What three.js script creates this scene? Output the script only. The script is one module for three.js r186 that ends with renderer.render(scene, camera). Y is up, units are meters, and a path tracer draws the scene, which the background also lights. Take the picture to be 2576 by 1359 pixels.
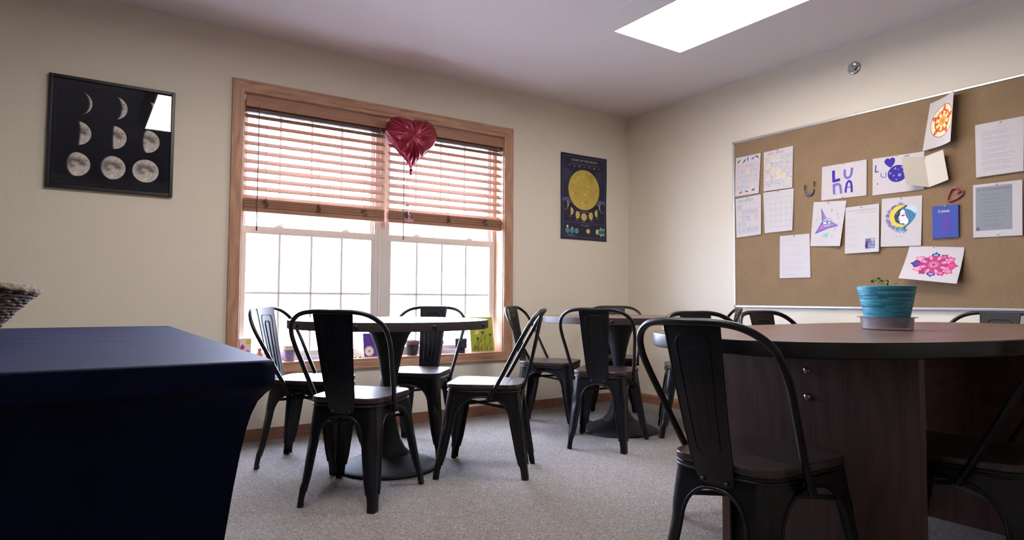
import * as THREE from 'three';
import { RoundedBoxGeometry } from 'three/addons/geometries/RoundedBoxGeometry.js';
import { mergeGeometries, mergeVertices } from 'three/addons/utils/BufferGeometryUtils.js';
import { RectAreaLightUniformsLib } from 'three/addons/lights/RectAreaLightUniformsLib.js';

// ------------------------------------------------------------------ camera, sky, exposure
const scene = new THREE.Scene();
const renderer = new THREE.WebGLRenderer({ antialias: true });
renderer.toneMapping = THREE.LinearToneMapping;
renderer.toneMappingExposure = 1.0;
renderer.shadowMap.enabled = true;
RectAreaLightUniformsLib.init();

const FOCAL = 1608.8;                                   // in pixels of a 1359 pixel high frame
const camera = new THREE.PerspectiveCamera(2 * Math.atan(1359 / 2 / FOCAL) * 180 / Math.PI, 2576 / 1359, 0.05, 200);
camera.position.set(-4.0117, 0.8683, 4.1120);
camera.rotation.order = 'YXZ';
camera.rotation.set(0.04626, -0.59303, 0.00584);
scene.add(camera);

scene.background = new THREE.Color().setRGB(25.5, 28.5, 37.5);     // bright overcast sky
const LAMP_RADIANCE = 16.0, LAMP_COLOR = new THREE.Color().setRGB(1.0, 0.93, 0.85);

// ------------------------------------------------------------------ helpers
const V = (x, y, z) => new THREE.Vector3(x, y, z);
let seedState = 7;
function rnd() { seedState = (seedState * 1664525 + 1013904223) >>> 0; return seedState / 4294967296; }
function reseed(n) { seedState = n >>> 0; for (let i = 0; i < 3; i++) rnd(); }
const rr = (a, b) => a + (b - a) * rnd();
const lerp = (a, b, t) => a + (b - a) * t;
const clamp = (x, a = 0, b = 1) => Math.min(b, Math.max(a, x));
const names = {};
function numbered(n) { const k = names[n] = (names[n] ?? -1) + 1; return k ? n + '_' + String(k).padStart(3, '0') : n; }
function shade(o) { o.castShadow = true; o.receiveShadow = true; return o; }
function tag(o, label, category, group, kind) {
  o.userData = { label, category };
  if (group) o.userData.group = group;
  if (kind) o.userData.kind = kind;
  return o;
}
function mesh(name, geo, mat, parent) {
  const m = shade(new THREE.Mesh(Array.isArray(geo) ? merge(geo) : geo, mat));
  m.name = parent === scene || !parent ? numbered(name) : name;
  (parent || scene).add(m);
  return m;
}
function thing(name, label, category, [x, y, z] = [0, 0, 0], turn = 0, group) {
  const o = new THREE.Group(); o.name = numbered(name); scene.add(o);
  o.position.set(x, y, z); o.rotation.y = turn;
  return tag(o, label, category, group);
}
function solo(name, geo, mat, label, category, group) { return tag(mesh(name, geo, mat, scene), label, category, group); }
function struct(name, geo, mat, label) {
  const m = mesh(name, geo, mat, scene); m.userData = { kind: 'structure' }; if (label) m.userData.label = label; return m;
}
function copyOf(src, [x, y, z], turn, label, group) {
  const c = src.clone(); c.name = numbered(src.name.replace(/_\d{3}$/, '')); scene.add(c);
  c.position.set(x, y, z); c.rotation.set(0, turn, 0); c.userData = { ...src.userData, label };
  if (group) c.userData.group = group;
  return c;
}
function plain(g) {
  g = g.index ? g.toNonIndexed() : g;
  const o = new THREE.BufferGeometry();
  o.setAttribute('position', g.attributes.position);
  if (!g.attributes.normal) g.computeVertexNormals();
  o.setAttribute('normal', g.attributes.normal);
  o.setAttribute('uv', g.attributes.uv || new THREE.BufferAttribute(new Float32Array(g.attributes.position.count * 2), 2));
  return o;
}
function merge(list) { return list.length === 1 ? list[0] : mergeGeometries(list.map(plain)); }
const box = (w, h, d, x = 0, y = 0, z = 0) => new THREE.BoxGeometry(w, h, d).translate(x, y, z);
const rbox = (w, h, d, x = 0, y = 0, z = 0, r = 0.003) => new RoundedBoxGeometry(w, h, d, 1, Math.min(r, w / 2.01, h / 2.01, d / 2.01)).translate(x, y, z);
const cyl = (r1, r2, h, n = 24, x = 0, y = 0, z = 0) => new THREE.CylinderGeometry(r1, r2, h, n).translate(x, y, z);
function bar(a, b, r, n = 8) {                                            // straight round bar
  const d = b.clone().sub(a), g = new THREE.CylinderGeometry(r, r, d.length(), n);
  g.applyQuaternion(new THREE.Quaternion().setFromUnitVectors(V(0, 1, 0), d.clone().normalize()));
  const m = a.clone().add(b).multiplyScalar(0.5); return g.translate(m.x, m.y, m.z);
}
function tube(pts, r, seg = 40, n = 10, closed = false) {
  return new THREE.TubeGeometry(new THREE.CatmullRomCurve3(pts, closed, 'centripetal'), seg, r, n, closed);
}
const lathe = (pts, n = 48) => new THREE.LatheGeometry(pts.map(p => new THREE.Vector2(p[0], p[1])), n);
function gridGeo(nu, nv, f, uvf) {                                        // surface from f(u,v)
  const pos = [], uv = [], idx = [];
  for (let j = 0; j <= nv; j++) for (let i = 0; i <= nu; i++) {
    const u = i / nu, v = j / nv, p = f(u, v); pos.push(p.x, p.y, p.z);
    const q = uvf ? uvf(u, v, p) : [u, v]; uv.push(q[0], q[1]);
  }
  for (let j = 0; j < nv; j++) for (let i = 0; i < nu; i++) {
    const a = j * (nu + 1) + i, b = a + 1, c = a + nu + 1, d = c + 1;
    idx.push(a, c, b, b, c, d);
  }
  const g = new THREE.BufferGeometry();
  g.setAttribute('position', new THREE.Float32BufferAttribute(pos, 3));
  g.setAttribute('uv', new THREE.Float32BufferAttribute(uv, 2));
  g.setIndex(idx); g.computeVertexNormals(); return g;
}
function slab(nu, nv, f, t, uvf) {                                        // thin closed sheet: front f(u,v), back moved by vector t
  const back = (u, v) => f(u, v).add(t), uz = () => [0.002, 0.002];
  const e = (g) => gridGeo(Math.max(nu, nv), 1, g, uz);
  return merge([gridGeo(nu, nv, f, uvf), gridGeo(nu, nv, (u, v) => back(1 - u, v), uz),
    e((u, v) => f(u, 0).lerp(back(u, 0), v)), e((u, v) => f(u, 1).lerp(back(u, 1), v)),
    e((u, v) => f(0, u).lerp(back(0, u), v)), e((u, v) => f(1, u).lerp(back(1, u), v))]);
}
function boxUV(g, grain = 0, off = 0) {                                   // uv in metres, u along the grain axis
  g = g.index ? g.toNonIndexed() : g;
  const p = g.attributes.position, n = g.attributes.normal, uv = new Float32Array(p.count * 2);
  const get = (a, i) => a === 0 ? p.getX(i) : a === 1 ? p.getY(i) : p.getZ(i);
  for (let i = 0; i < p.count; i++) {
    const ax = Math.abs(n.getX(i)), ay = Math.abs(n.getY(i)), az = Math.abs(n.getZ(i));
    const dom = ax > ay && ax > az ? 0 : ay > az ? 1 : 2;
    const o = [0, 1, 2].filter(a => a !== dom);
    let u, v;
    if (dom === grain) { u = get(o[0], i); v = get(o[1], i); } else { u = get(grain, i); v = get(o.find(a => a !== grain), i); }
    uv[i * 2] = u + off * 0.37; uv[i * 2 + 1] = v + off * 0.613;
  }
  g.setAttribute('uv', new THREE.BufferAttribute(uv, 2)); return g;
}
function shapeOf(pts) { const s = new THREE.Shape(); pts.forEach((p, i) => i ? s.lineTo(p[0], p[1]) : s.moveTo(p[0], p[1])); s.closePath(); return s; }
function roundedPoly(corners, r, n = 8) {                                  // corners [x,y,(radius)], convex, rounded
  const out = [], m = corners.length;
  for (let i = 0; i < m; i++) {
    const p = new THREE.Vector2(...corners[i]), a = new THREE.Vector2(...corners[(i + m - 1) % m]), b = new THREE.Vector2(...corners[(i + 1) % m]);
    const A = a.clone().sub(p).normalize(), B = b.clone().sub(p).normalize();
    const half = Math.acos(clamp(A.dot(B), -1, 1)) / 2, d = r / Math.tan(half);
    const c = p.clone().add(A.clone().add(B).normalize().multiplyScalar(r / Math.sin(half)));
    const s = p.clone().add(A.multiplyScalar(d)).sub(c), e = p.clone().add(B.multiplyScalar(d)).sub(c);
    let t0 = Math.atan2(s.y, s.x), t1 = Math.atan2(e.y, e.x);
    while (t1 - t0 > Math.PI) t1 -= 2 * Math.PI; while (t1 - t0 < -Math.PI) t1 += 2 * Math.PI;
    for (let k = 0; k <= n; k++) { const t = lerp(t0, t1, k / n); out.push([c.x + r * Math.cos(t), c.y + r * Math.sin(t)]); }
  }
  return out;
}
function extrudeUp(pts, y0, y1, bevel = 0.003) {                           // pts are [x,z]; prism from y0 to y1
  const g = new THREE.ExtrudeGeometry(shapeOf(pts.map(([x, z]) => [x, -z])), { depth: y1 - y0 - 2 * bevel, bevelEnabled: bevel > 0, bevelThickness: bevel, bevelSize: bevel, bevelOffset: -bevel, bevelSegments: 2, curveSegments: 8 });
  return g.rotateX(-Math.PI / 2).translate(0, y0 + bevel, 0);
}

// ------------------------------------------------------------------ noise and textures
function hash(x, y, s) { let h = (x * 374761393 + y * 668265263 + s * 2147483647) | 0; h = (h ^ (h >>> 13)) * 1274126177 | 0; h ^= h >>> 16; return (h >>> 0) / 4294967296; }
function vnoise(x, y, px, py, s) {                                          // tileable value noise
  const xi = Math.floor(x), yi = Math.floor(y), fx = x - xi, fy = y - yi;
  const sx = fx * fx * (3 - 2 * fx), sy = fy * fy * (3 - 2 * fy), w = (a, p) => ((a % p) + p) % p;
  const a = hash(w(xi, px), w(yi, py), s), b = hash(w(xi + 1, px), w(yi, py), s), c = hash(w(xi, px), w(yi + 1, py), s), d = hash(w(xi + 1, px), w(yi + 1, py), s);
  return lerp(lerp(a, b, sx), lerp(c, d, sx), sy);
}
function dataTex(w, h, f, srgb = true, repeat = [1, 1]) {
  const d = new Uint8Array(w * h * 4);
  for (let j = 0; j < h; j++) for (let i = 0; i < w; i++) {
    const c = f(i / w, j / h), k = (j * w + i) * 4;
    if (typeof c === 'number') { d[k] = d[k + 1] = d[k + 2] = clamp(c) * 255; } else { d[k] = clamp(c[0]) * 255; d[k + 1] = clamp(c[1]) * 255; d[k + 2] = clamp(c[2]) * 255; }
    d[k + 3] = 255;
  }
  const t = new THREE.DataTexture(d, w, h); t.magFilter = THREE.LinearFilter; t.minFilter = THREE.LinearMipmapLinearFilter; t.generateMipmaps = true;
  t.wrapS = t.wrapT = THREE.RepeatWrapping; t.repeat.set(...repeat);
  if (srgb) t.colorSpace = THREE.SRGBColorSpace;
  t.needsUpdate = true; return t;
}
const mix3 = (a, b, t) => [lerp(a[0], b[0], t), lerp(a[1], b[1], t), lerp(a[2], b[2], t)];
const rgb = (h) => [(h >> 16 & 255) / 255, (h >> 8 & 255) / 255, (h & 255) / 255];
function woodTex(light, dark, seed, { fine = 90, wave = 9, contrast = 1, period = [1, 0.5] } = {}) {
  const L = rgb(light), D = rgb(dark);
  return dataTex(512, 512, (u, v) => {
    const warp = vnoise(u * 3, v * 4, 3, 4, seed) * 1.6 + vnoise(u * 8, v * 8, 8, 8, seed + 1) * 0.4;
    const ring = 0.5 + 0.5 * Math.sin((v * wave + warp) * Math.PI * 2);
    const pore = vnoise(u * 12, v * fine, 12, fine, seed + 2), pore2 = vnoise(u * 24, v * fine * 2, 24, fine * 2, seed + 3);
    const t = clamp((0.30 * ring + 0.42 * pore + 0.28 * pore2 - 0.5) * contrast + 0.5);
    return mix3(D, L, t);
  }, true, [1 / period[0], 1 / period[1]]);
}
function canvasTex(w, h, draw) {
  const c = document.createElement('canvas'); c.width = w; c.height = h;
  const x = c.getContext('2d'); draw(x, w, h);
  const t = new THREE.CanvasTexture(c); t.colorSpace = THREE.SRGBColorSpace; t.anisotropy = 8; return t;
}
const std = (o) => new THREE.MeshStandardMaterial(o);
const phy = (o) => new THREE.MeshPhysicalMaterial(o);

// ------------------------------------------------------------------ materials
const paintBump = dataTex(256, 256, (u, v) => 0.5 * vnoise(u * 40, v * 40, 40, 40, 3) + 0.5 * vnoise(u * 90, v * 90, 90, 90, 4), false, [1.6, 1.6]);
const M = {};
M.wall = std({ color: 0xe2dacb, roughness: 0.85, bumpMap: paintBump, bumpScale: 0.0006 });
M.ceiling = std({ color: 0xe4dee2, roughness: 0.95, bumpMap: paintBump, bumpScale: 0.0012 });
const oakTex = woodTex(0xc49b7e, 0x9a7056, 11, { fine: 70, wave: 7, contrast: 1.1 });
M.oak = std({ map: oakTex, roughness: 0.45 });
M.oakBase = std({ map: woodTex(0xa87a62, 0x7f5644, 17, { fine: 60, wave: 5 }), roughness: 0.5 });
M.slat = phy({ map: woodTex(0xa97c60, 0x8a5f47, 23, { fine: 120, wave: 4, contrast: 0.8 }), roughness: 0.5 });
M.glareSlat = phy({ map: M.slat.map, roughness: 0.9, transmission: 0.14, thickness: 0 });      // wood slats, translucency added to imitate the pale wash of lens glare
M.grille = phy({ color: 0xe6e1de, roughness: 0.9, transmission: 0.08, thickness: 0 });           // plastic grille bars, made translucent to stand in for glare around them
M.vinyl = std({ color: 0xd9d3cf, roughness: 0.4 });
M.glass = phy({ color: 0xffffff, roughness: 0.0, transmission: 1, thickness: 0, ior: 1.5 });
M.pictureGlass = phy({ color: 0xffffff, roughness: 0.0, transmission: 1, thickness: 0, ior: 1.45 });
const carpetH = (u, v) => {
  const n1 = vnoise(u * 230, v * 150, 230, 150, 31), n2 = vnoise(u * 90, v * 260, 90, 260, 32), n3 = vnoise(u * 480, v * 480, 480, 480, 33);
  return 0.4 * n1 + 0.25 * n2 + 0.35 * n3;
};
M.carpet = std({
  map: dataTex(1024, 1024, (u, v) => {
    const h = carpetH(u, v), k = vnoise(u * 200, v * 200, 200, 200, 35), big = vnoise(u * 5, v * 5, 5, 5, 36);
    let c = mix3(rgb(0x67625f), rgb(0x9a9490), clamp((h - 0.28) * 2.1));
    if (k > 0.80) c = mix3(c, rgb(0x55525c), 0.65); else if (k < 0.17) c = mix3(c, rgb(0xc4bcb8), 0.55);
    return mix3(c, rgb(0x8a8280), 0.10 * big);
  }, true, [1 / 0.72, 1 / 0.72]),
  roughness: 1, bumpMap: dataTex(1024, 1024, carpetH, false, [1 / 0.72, 1 / 0.72]), bumpScale: 0.004,
});
M.metal = phy({ color: 0x15161c, metalness: 0.5, roughness: 0.42, roughnessMap: dataTex(256, 256, (u, v) => 0.75 + 0.25 * vnoise(u * 12, v * 12, 12, 12, 41), false, [2, 2]), clearcoat: 0.18, clearcoatRoughness: 0.35 });
M.steel = std({ color: 0xb9bbc0, metalness: 1, roughness: 0.25 });
M.rivet = std({ color: 0x4a4a50, metalness: 0.6, roughness: 0.4 });
M.rubber = std({ color: 0x0d0d0e, roughness: 0.8 });
M.seatWood = phy({ map: woodTex(0x4a3a35, 0x241a19, 51, { fine: 46, wave: 6, contrast: 1.3, period: [0.6, 0.36] }), roughness: 0.36, bumpMap: dataTex(256, 256, (u, v) => vnoise(u * 6, v * 60, 6, 60, 52), false, [1.7, 2.8]), bumpScale: 0.0008, clearcoat: 0.3, clearcoatRoughness: 0.3 });
M.tableWood = phy({ map: woodTex(0x7b5a48, 0x543b31, 61, { fine: 60, wave: 8, contrast: 1.2 }), roughness: 0.33, clearcoat: 0.5, clearcoatRoughness: 0.25 });
M.band = std({ color: 0x3e3537, metalness: 0.3, roughness: 0.6 });
M.castIron = std({ color: 0x1c1d22, metalness: 0.25, roughness: 0.62 });
M.laminateTop = phy({ map: woodTex(0x7d5c4d, 0x5b4037, 71, { fine: 80, wave: 5, contrast: 0.9, period: [1.2, 0.6] }), roughness: 0.32 });
M.laminate = phy({ map: woodTex(0x5c3f38, 0x3a2422, 73, { fine: 110, wave: 5, contrast: 1.0, period: [1.0, 0.35] }), roughness: 0.5 });
M.edge = std({ color: 0x0b0d16, roughness: 0.3 });
M.cloth = phy({ color: 0x0c1024, roughness: 0.62, specularIntensity: 0.55, specularColor: new THREE.Color(0x8fa0ff), sheen: 0.6, sheenRoughness: 0.5, sheenColor: new THREE.Color(0x1e2a58), bumpMap: dataTex(256, 256, (u, v) => 0.5 * vnoise(u * 4, v * 60, 4, 60, 81) + 0.5 * vnoise(u * 128, v * 128, 128, 128, 82), false, [4, 4]), bumpScale: 0.00025 });
M.cork = std({
  map: dataTex(1024, 1024, (u, v) => {
    const a = vnoise(u * 420, v * 420, 420, 420, 91), b = vnoise(u * 200, v * 200, 200, 200, 92), c = vnoise(u * 14, v * 14, 14, 14, 93);
    let k = mix3(rgb(0x776046), rgb(0x93795c), clamp(0.5 * a + 0.3 * b + 0.2 * c));
    if (a > 0.88) k = mix3(k, rgb(0x5c4330), 0.35); else if (b < 0.08) k = mix3(k, rgb(0xb8987a), 0.35);
    return k;
  }, true, [1, 1]), roughness: 0.95,
});
M.alu = std({ color: 0xb4b6bd, metalness: 0.7, roughness: 0.4 });
M.frameBlack = std({ color: 0x0a0b10, roughness: 0.35 });
M.whitePaint = std({ color: 0xe2dedb, roughness: 0.5 });
M.paper = std({ color: 0xe9e4e4, roughness: 0.9 });
M.clearPlastic = phy({ color: 0xf4f4f8, roughness: 0.12, transmission: 0.9, thickness: 0, ior: 1.45 });
M.pin = phy({ color: 0xf0eef2, roughness: 0.2, transmission: 0.7, thickness: 0, ior: 1.5 });
const flat = (c, r = 0.7) => std({ color: c, roughness: r });

// ------------------------------------------------------------------ the room
const CE = 2.5, XL = -6.4, ZF = 6.2, T = 0.16;
const WX0 = -3.218, WX1 = -1.324, WY0 = 0.462, WY1 = 2.126;                // window opening
struct('floor', boxUV(box(-XL + 2 * T, 0.1, ZF + 2 * T, XL / 2, -0.05, ZF / 2), 0), M.carpet, 'grey brown flecked loop pile carpet');
struct('ceiling', boxUV(box(-XL + 2 * T, 0.12, ZF + 2 * T, XL / 2, CE + 0.06, ZF / 2), 0), M.ceiling, 'plain white ceiling');
const wallBox = (x0, x1, y0, y1, z0, z1) => boxUV(box(x1 - x0, y1 - y0, z1 - z0, (x0 + x1) / 2, (y0 + y1) / 2, (z0 + z1) / 2), 0);
struct('wall_back', [wallBox(XL - T, WX0, 0, CE, -T, 0), wallBox(WX1, T, 0, CE, -T, 0), wallBox(WX0, WX1, 0, WY0, -T, 0), wallBox(WX0, WX1, WY1, CE, -T, 0)], M.wall, 'beige painted wall with the window');
struct('wall_right', wallBox(0, T, 0, CE, 0, ZF), M.wall, 'beige painted wall behind the cork board');
struct('wall_left', wallBox(XL - T, XL, 0, CE, 0, ZF), M.wall);
struct('wall_front', wallBox(XL - T, T, 0, CE, ZF, ZF + T), M.wall);
{ // plain door behind the camera, mirrored in the picture glass
  const d = new THREE.Group(); d.name = 'door_1'; d.userData = { kind: 'structure' }; scene.add(d);
  mesh('door_leaf', boxUV(rbox(0.9, 2.03, 0.04, -2.9, 1.015, ZF - 0.022), 1), M.oakBase, d);
  mesh('door_frame', [rbox(0.07, 2.1, 0.06, -3.385, 1.05, ZF - 0.03), rbox(0.07, 2.1, 0.06, -2.415, 1.05, ZF - 0.03), rbox(1.04, 0.07, 0.06, -2.9, 2.07, ZF - 0.03)].map(g => boxUV(g, 1)), M.oak, d);
}
const baseProfile = [[0, 0], [0.013, 0], [0.013, 0.055], [0.010, 0.066], [0.005, 0.074], [0, 0.076]];
{
  const mk = (len) => new THREE.ExtrudeGeometry(shapeOf(baseProfile), { depth: len, bevelEnabled: false });
  struct('baseboard_back', boxUV(mk(-XL).rotateY(-Math.PI / 2).rotateY(Math.PI).translate(XL, 0, 0).applyMatrix4(new THREE.Matrix4()), 0), M.oakBase, 'reddish oak baseboard under the window');
  struct('baseboard_right', boxUV(mk(ZF - 0.013).rotateY(Math.PI).translate(0, 0, ZF), 2), M.oakBase, 'reddish oak baseboard under the cork board');
}
struct('ground', boxUV(box(60, 0.1, 40, -2, -0.55, -20.6), 0), flat(0xd8d8d6, 1), 'pale snowy ground outside');

// ------------------------------------------------------------------ window trim, jambs, sashes
{
  const g = new THREE.Group(); g.name = 'trim_1'; g.userData = { kind: 'structure', label: 'oak casing around the window' }; scene.add(g);
  const I = [[-3.220, 2.125], [-1.323, 2.125], [-1.323, 0.472], [-3.220, 0.472]], O = [[-3.289, 2.2], [-1.244, 2.2], [-1.244, 0.405], [-3.289, 0.405]];
  const prof = [[0, 0], [0, 0.011], [0.04, 0.014], [0.30, 0.012], [0.36, 0.015], [0.78, 0.018], [0.84, 0.021], [0.96, 0.021], [1, 0.018], [1, 0]];
  for (let k = 0; k < 4; k++) {
    const a = I[k], b = I[(k + 1) % 4], oa = O[k], ob = O[(k + 1) % 4], n = prof.length;
    const P = (t, j) => { const f = prof[j][0], x0 = lerp(a[0], oa[0], f), y0 = lerp(a[1], oa[1], f), x1 = lerp(b[0], ob[0], f), y1 = lerp(b[1], ob[1], f); return V(lerp(x0, x1, t), lerp(y0, y1, t), prof[j][1] + 0.0005); };
    const parts = [];
    for (let j = 0; j + 1 < n; j++) parts.push(gridGeo(1, 1, (u, v) => P(u, j + Math.round(v)), (u, v, p) => k % 2 ? [p.y + k, p.x] : [p.x + k, p.y]));
    mesh('casing_board', merge(parts), M.oak, g);
  }
  const jz = -0.056, jd = 0.112;
  mesh('jamb', boxUV(box(0.02, WY1 - WY0, jd, WX0 - 0.010 + 0.004, (WY0 + WY1) / 2, jz), 1), M.oak, g);
  mesh('jamb', boxUV(box(0.02, WY1 - WY0, jd, WX1 + 0.010 - 0.004, (WY0 + WY1) / 2, jz), 1), M.oak, g);
  mesh('head_jamb', boxUV(box(WX1 - WX0, 0.02, jd, (WX0 + WX1) / 2, WY1 + 0.010 - 0.004, jz), 0), M.oak, g);
  mesh('sill_board', boxUV(box(WX1 - WX0, 0.02, jd, (WX0 + WX1) / 2, WY0 + 0.0, jz), 0), M.oak, g);
}
const SILL = WY0 + 0.010;
function windowUnit(name, x0, x1, label) {
  const g = new THREE.Group(); g.name = name; g.userData = { kind: 'structure', label }; scene.add(g);
  const y0 = SILL, y1 = WY1 - 0.006, zf = -0.108, w = x1 - x0, cx = (x0 + x1) / 2, cy = (y0 + y1) / 2, F = 0.022;
  mesh('outer_frame', [box(F, y1 - y0 - 2 * F, 0.07, x0 + F / 2, cy, zf - 0.035), box(F, y1 - y0 - 2 * F, 0.07, x1 - F / 2, cy, zf - 0.035), box(w, F, 0.07, cx, y1 - F / 2, zf - 0.035), box(w, F, 0.07, cx, y0 + F / 2, zf - 0.035),
    box(0.006, y1 - y0 - 2 * F, 0.008, x0 + F + 0.003, cy, zf - 0.004), box(0.006, y1 - y0 - 2 * F, 0.008, x1 - F - 0.003, cy, zf - 0.004)], M.vinyl, g);
  const sash = (nm, ya, yb, z, st, railB, railT) => {
    const s = new THREE.Group(); s.name = nm; g.add(s);
    const a = x0 + F, b = x1 - F, gx0 = a + st, gx1 = b - st, gy0 = ya + railB, gy1 = yb - railT, D = 0.028;
    mesh('sash_frame', [rbox(st, gy1 - gy0, D, a + st / 2, (gy0 + gy1) / 2, z), rbox(st, gy1 - gy0, D, b - st / 2, (gy0 + gy1) / 2, z), rbox(b - a, railB, D, (a + b) / 2, ya + railB / 2, z), rbox(b - a, railT, D, (a + b) / 2, yb - railT / 2, z)], M.vinyl, s);
    const mb = [], m = 0.016;
    for (let k = 1; k < 4; k++) mb.push(rbox(m, gy1 - gy0, 0.008, lerp(gx0, gx1, k / 4), (gy0 + gy1) / 2, z));
    mb.push(rbox(gx1 - gx0, m, 0.008, (gx0 + gx1) / 2, (gy0 + gy1) / 2, z));
    mesh('muntin_grid', mb, M.grille, s);
    const pane = new THREE.BoxGeometry((gx1 - gx0) / 4 - m, (gy1 - gy0) / 2 - m, 0.003);
    for (let i = 0; i < 4; i++) for (let j = 0; j < 2; j++) mesh('pane', pane, M.glass, s).position.set(lerp(gx0, gx1, (i + 0.5) / 4), lerp(gy0, gy1, (j + 0.5) / 2), z);
    return s;
  };
  const lo = sash('lower_sash', y0 + F, 1.322, -0.126, 0.028, 0.035, 0.048);
  sash('upper_sash', 1.285, y1 - F, -0.157, 0.028, 0.040, 0.035);
  for (const f of [0.27, 0.75]) {
    const x = lerp(x0, x1, f), l = mesh('sash_lock', [rbox(0.055, 0.010, 0.02, x, 1.327, -0.126), cyl(0.009, 0.009, 0.008, 14, x, 1.336, -0.126), rbox(0.03, 0.007, 0.008, x + 0.012, 1.339, -0.122)], M.vinyl, lo);
    l.userData.label = 'white cam lock on the meeting rail';
  }
}
windowUnit('window_1', WX0 + 0.004, -2.297, 'left double hung window with white grilles');
windowUnit('window_2', -2.247, WX1 - 0.004, 'right double hung window with white grilles');
struct('trim_2', [rbox(0.056, WY1 - SILL - 0.006, 0.07, -2.272, (WY1 + SILL) / 2, -0.142), rbox(0.040, WY1 - SILL - 0.006, 0.012, -2.272, (WY1 + SILL) / 2, -0.102)], M.vinyl, 'white mullion between the two windows');

// ------------------------------------------------------------------ blinds
function blind(x0, x1, wandX, label) {
  const g = thing('wooden_blind', label, 'blind');
  const w = x1 - x0, cx = (x0 + x1) / 2, zc = -0.048;
  const v = mesh('valance', boxUV(rbox(w + 0.006, 0.074, 0.012, cx, 2.081, -0.008, 0.003), 0, x0), M.slat, g);
  mesh('head_rail', boxUV(rbox(w - 0.004, 0.075, 0.050, cx, 2.058, -0.048, 0.002), 0), flat(0x5b4238, 0.5), g);
  const slatG = [0, 1, 2].map(k => boxUV(rbox(w, 0.0036, 0.050, 0, 0, 0, 0.0012), 0, k + x0)), packed = [0, 1].map(k => boxUV(rbox(w, 0.0052, 0.051, 0, 0, 0, 0.0008), 0, k + x0));
  for (let k = 0; k < 10; k++) { const s = mesh('slat', slatG[k % 3], M.glareSlat, g); s.position.set(cx, 1.998 - 0.0563 * k, zc); s.rotation.x = 0.70; }
  for (let k = 0; k < 10; k++) { const s = mesh('slat', packed[k % 2], M.slat, g); s.position.set(cx + (k % 2 ? 0.002 : -0.001), 1.480 - 0.0057 * k, zc + (k % 3 - 1) * 0.002); s.rotation.x = 0.01 * Math.sin(k * 2.3 + x0); }
  mesh('bottom_rail', boxUV(rbox(w, 0.026, 0.052, cx, 1.412, zc, 0.004), 0), M.slat, g);
  const cordMat = flat(0x8c6b57, 0.9), cords = [], bunch = [];
  for (const f of [0.14, 0.5, 0.84]) {
    const x = lerp(x0, x1, f);
    for (const dz of [-0.024, 0.024]) cords.push(bar(V(x, 2.05, zc + dz), V(x, 1.43, zc + dz), 0.0011, 5));
    reseed(5 + f * 100);
    for (let k = 0; k < 7; k++) bunch.push(new THREE.TorusGeometry(rr(0.006, 0.011), 0.0016, 5, 12).rotateY(rr(-0.7, 0.7)).translate(x + rr(-0.014, 0.014), rr(1.42, 1.475), zc + 0.028 + rr(0, 0.004)));
  }
  cords.forEach(c => mesh('ladder_cord', c, cordMat, g));
  mesh('bunched_ladder_cord', bunch, flat(0x5a4648, 0.9), g);
  mesh('tilt_wand', [bar(V(wandX, 2.05, 0.010), V(wandX, 1.300, 0.012), 0.0032, 6), cyl(0.0055, 0.0045, 0.03, 8, wandX, 1.293, 0.012), bar(V(wandX, 2.048, -0.02), V(wandX, 2.05, 0.012), 0.0025, 6)], flat(0x5a4740, 0.4), g);
  mesh('lift_cord', [tube([V(x1 - 0.05, 2.05, -0.012), V(x1 - 0.03, 2.0, -0.006), V(x1 - 0.012, 1.93, -0.004), V(x1 - 0.010, 1.85, -0.006)], 0.0013, 20, 5)], flat(0xd9cfc6, 0.9), g);
}
blind(-3.204, -2.289, -3.132, 'brown wood blind half raised in the left window');
blind(-2.256, -1.328, -2.163, 'brown wood blind half raised in the right window behind the heart balloon');

// ------------------------------------------------------------------ ceiling lights
function ceilingLight(x0, x1, z0, z1, label) {
  const g = thing('ceiling_light', label, 'ceiling light', [0, 0, 0], 0, 'surface mounted fluorescent ceiling lights');
  const yb = 2.42, cx = (x0 + x1) / 2, cz = (z0 + z1) / 2, o = 0.035;
  const ring = (f, y) => [V(x0 - f, y, z0 - f), V(x1 + f, y, z0 - f), V(x1 + f, y, z1 + f), V(x0 - f, y, z1 + f)];
  const a = ring(0.065, CE - 0.001), b = ring(0.012, yb), c = ring(0, yb), d = ring(0, yb + 0.02), parts = [];
  for (const [p, q] of [[a, b], [b, c], [c, d]]) for (let k = 0; k < 4; k++) parts.push(gridGeo(1, 1, (u, v) => (v ? q : p)[(k + Math.round(u)) % 4].clone()));
  mesh('housing', parts, M.whitePaint, g);
  const em = std({ color: 0xf3efe6, roughness: 0.5, emissive: LAMP_COLOR, emissiveIntensity: 1.6 });
  mesh('light_diffuser', box(x1 - x0, 0.006, z1 - z0, cx, yb + 0.008, cz), em, g);
  const L = new THREE.RectAreaLight(LAMP_COLOR, LAMP_RADIANCE, x1 - x0 - 0.01, z1 - z0 - 0.01);
  L.position.set(cx, yb + 0.003, cz); L.rotation.x = -Math.PI / 2; scene.add(L);
}
ceilingLight(-1.502, -0.944, 1.430, 2.640, 'lit fluorescent ceiling light above the conference table and corner table');
ceilingLight(-3.570, -3.010, 1.430, 2.640, 'lit fluorescent ceiling light mirrored in the moon picture');

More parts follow.
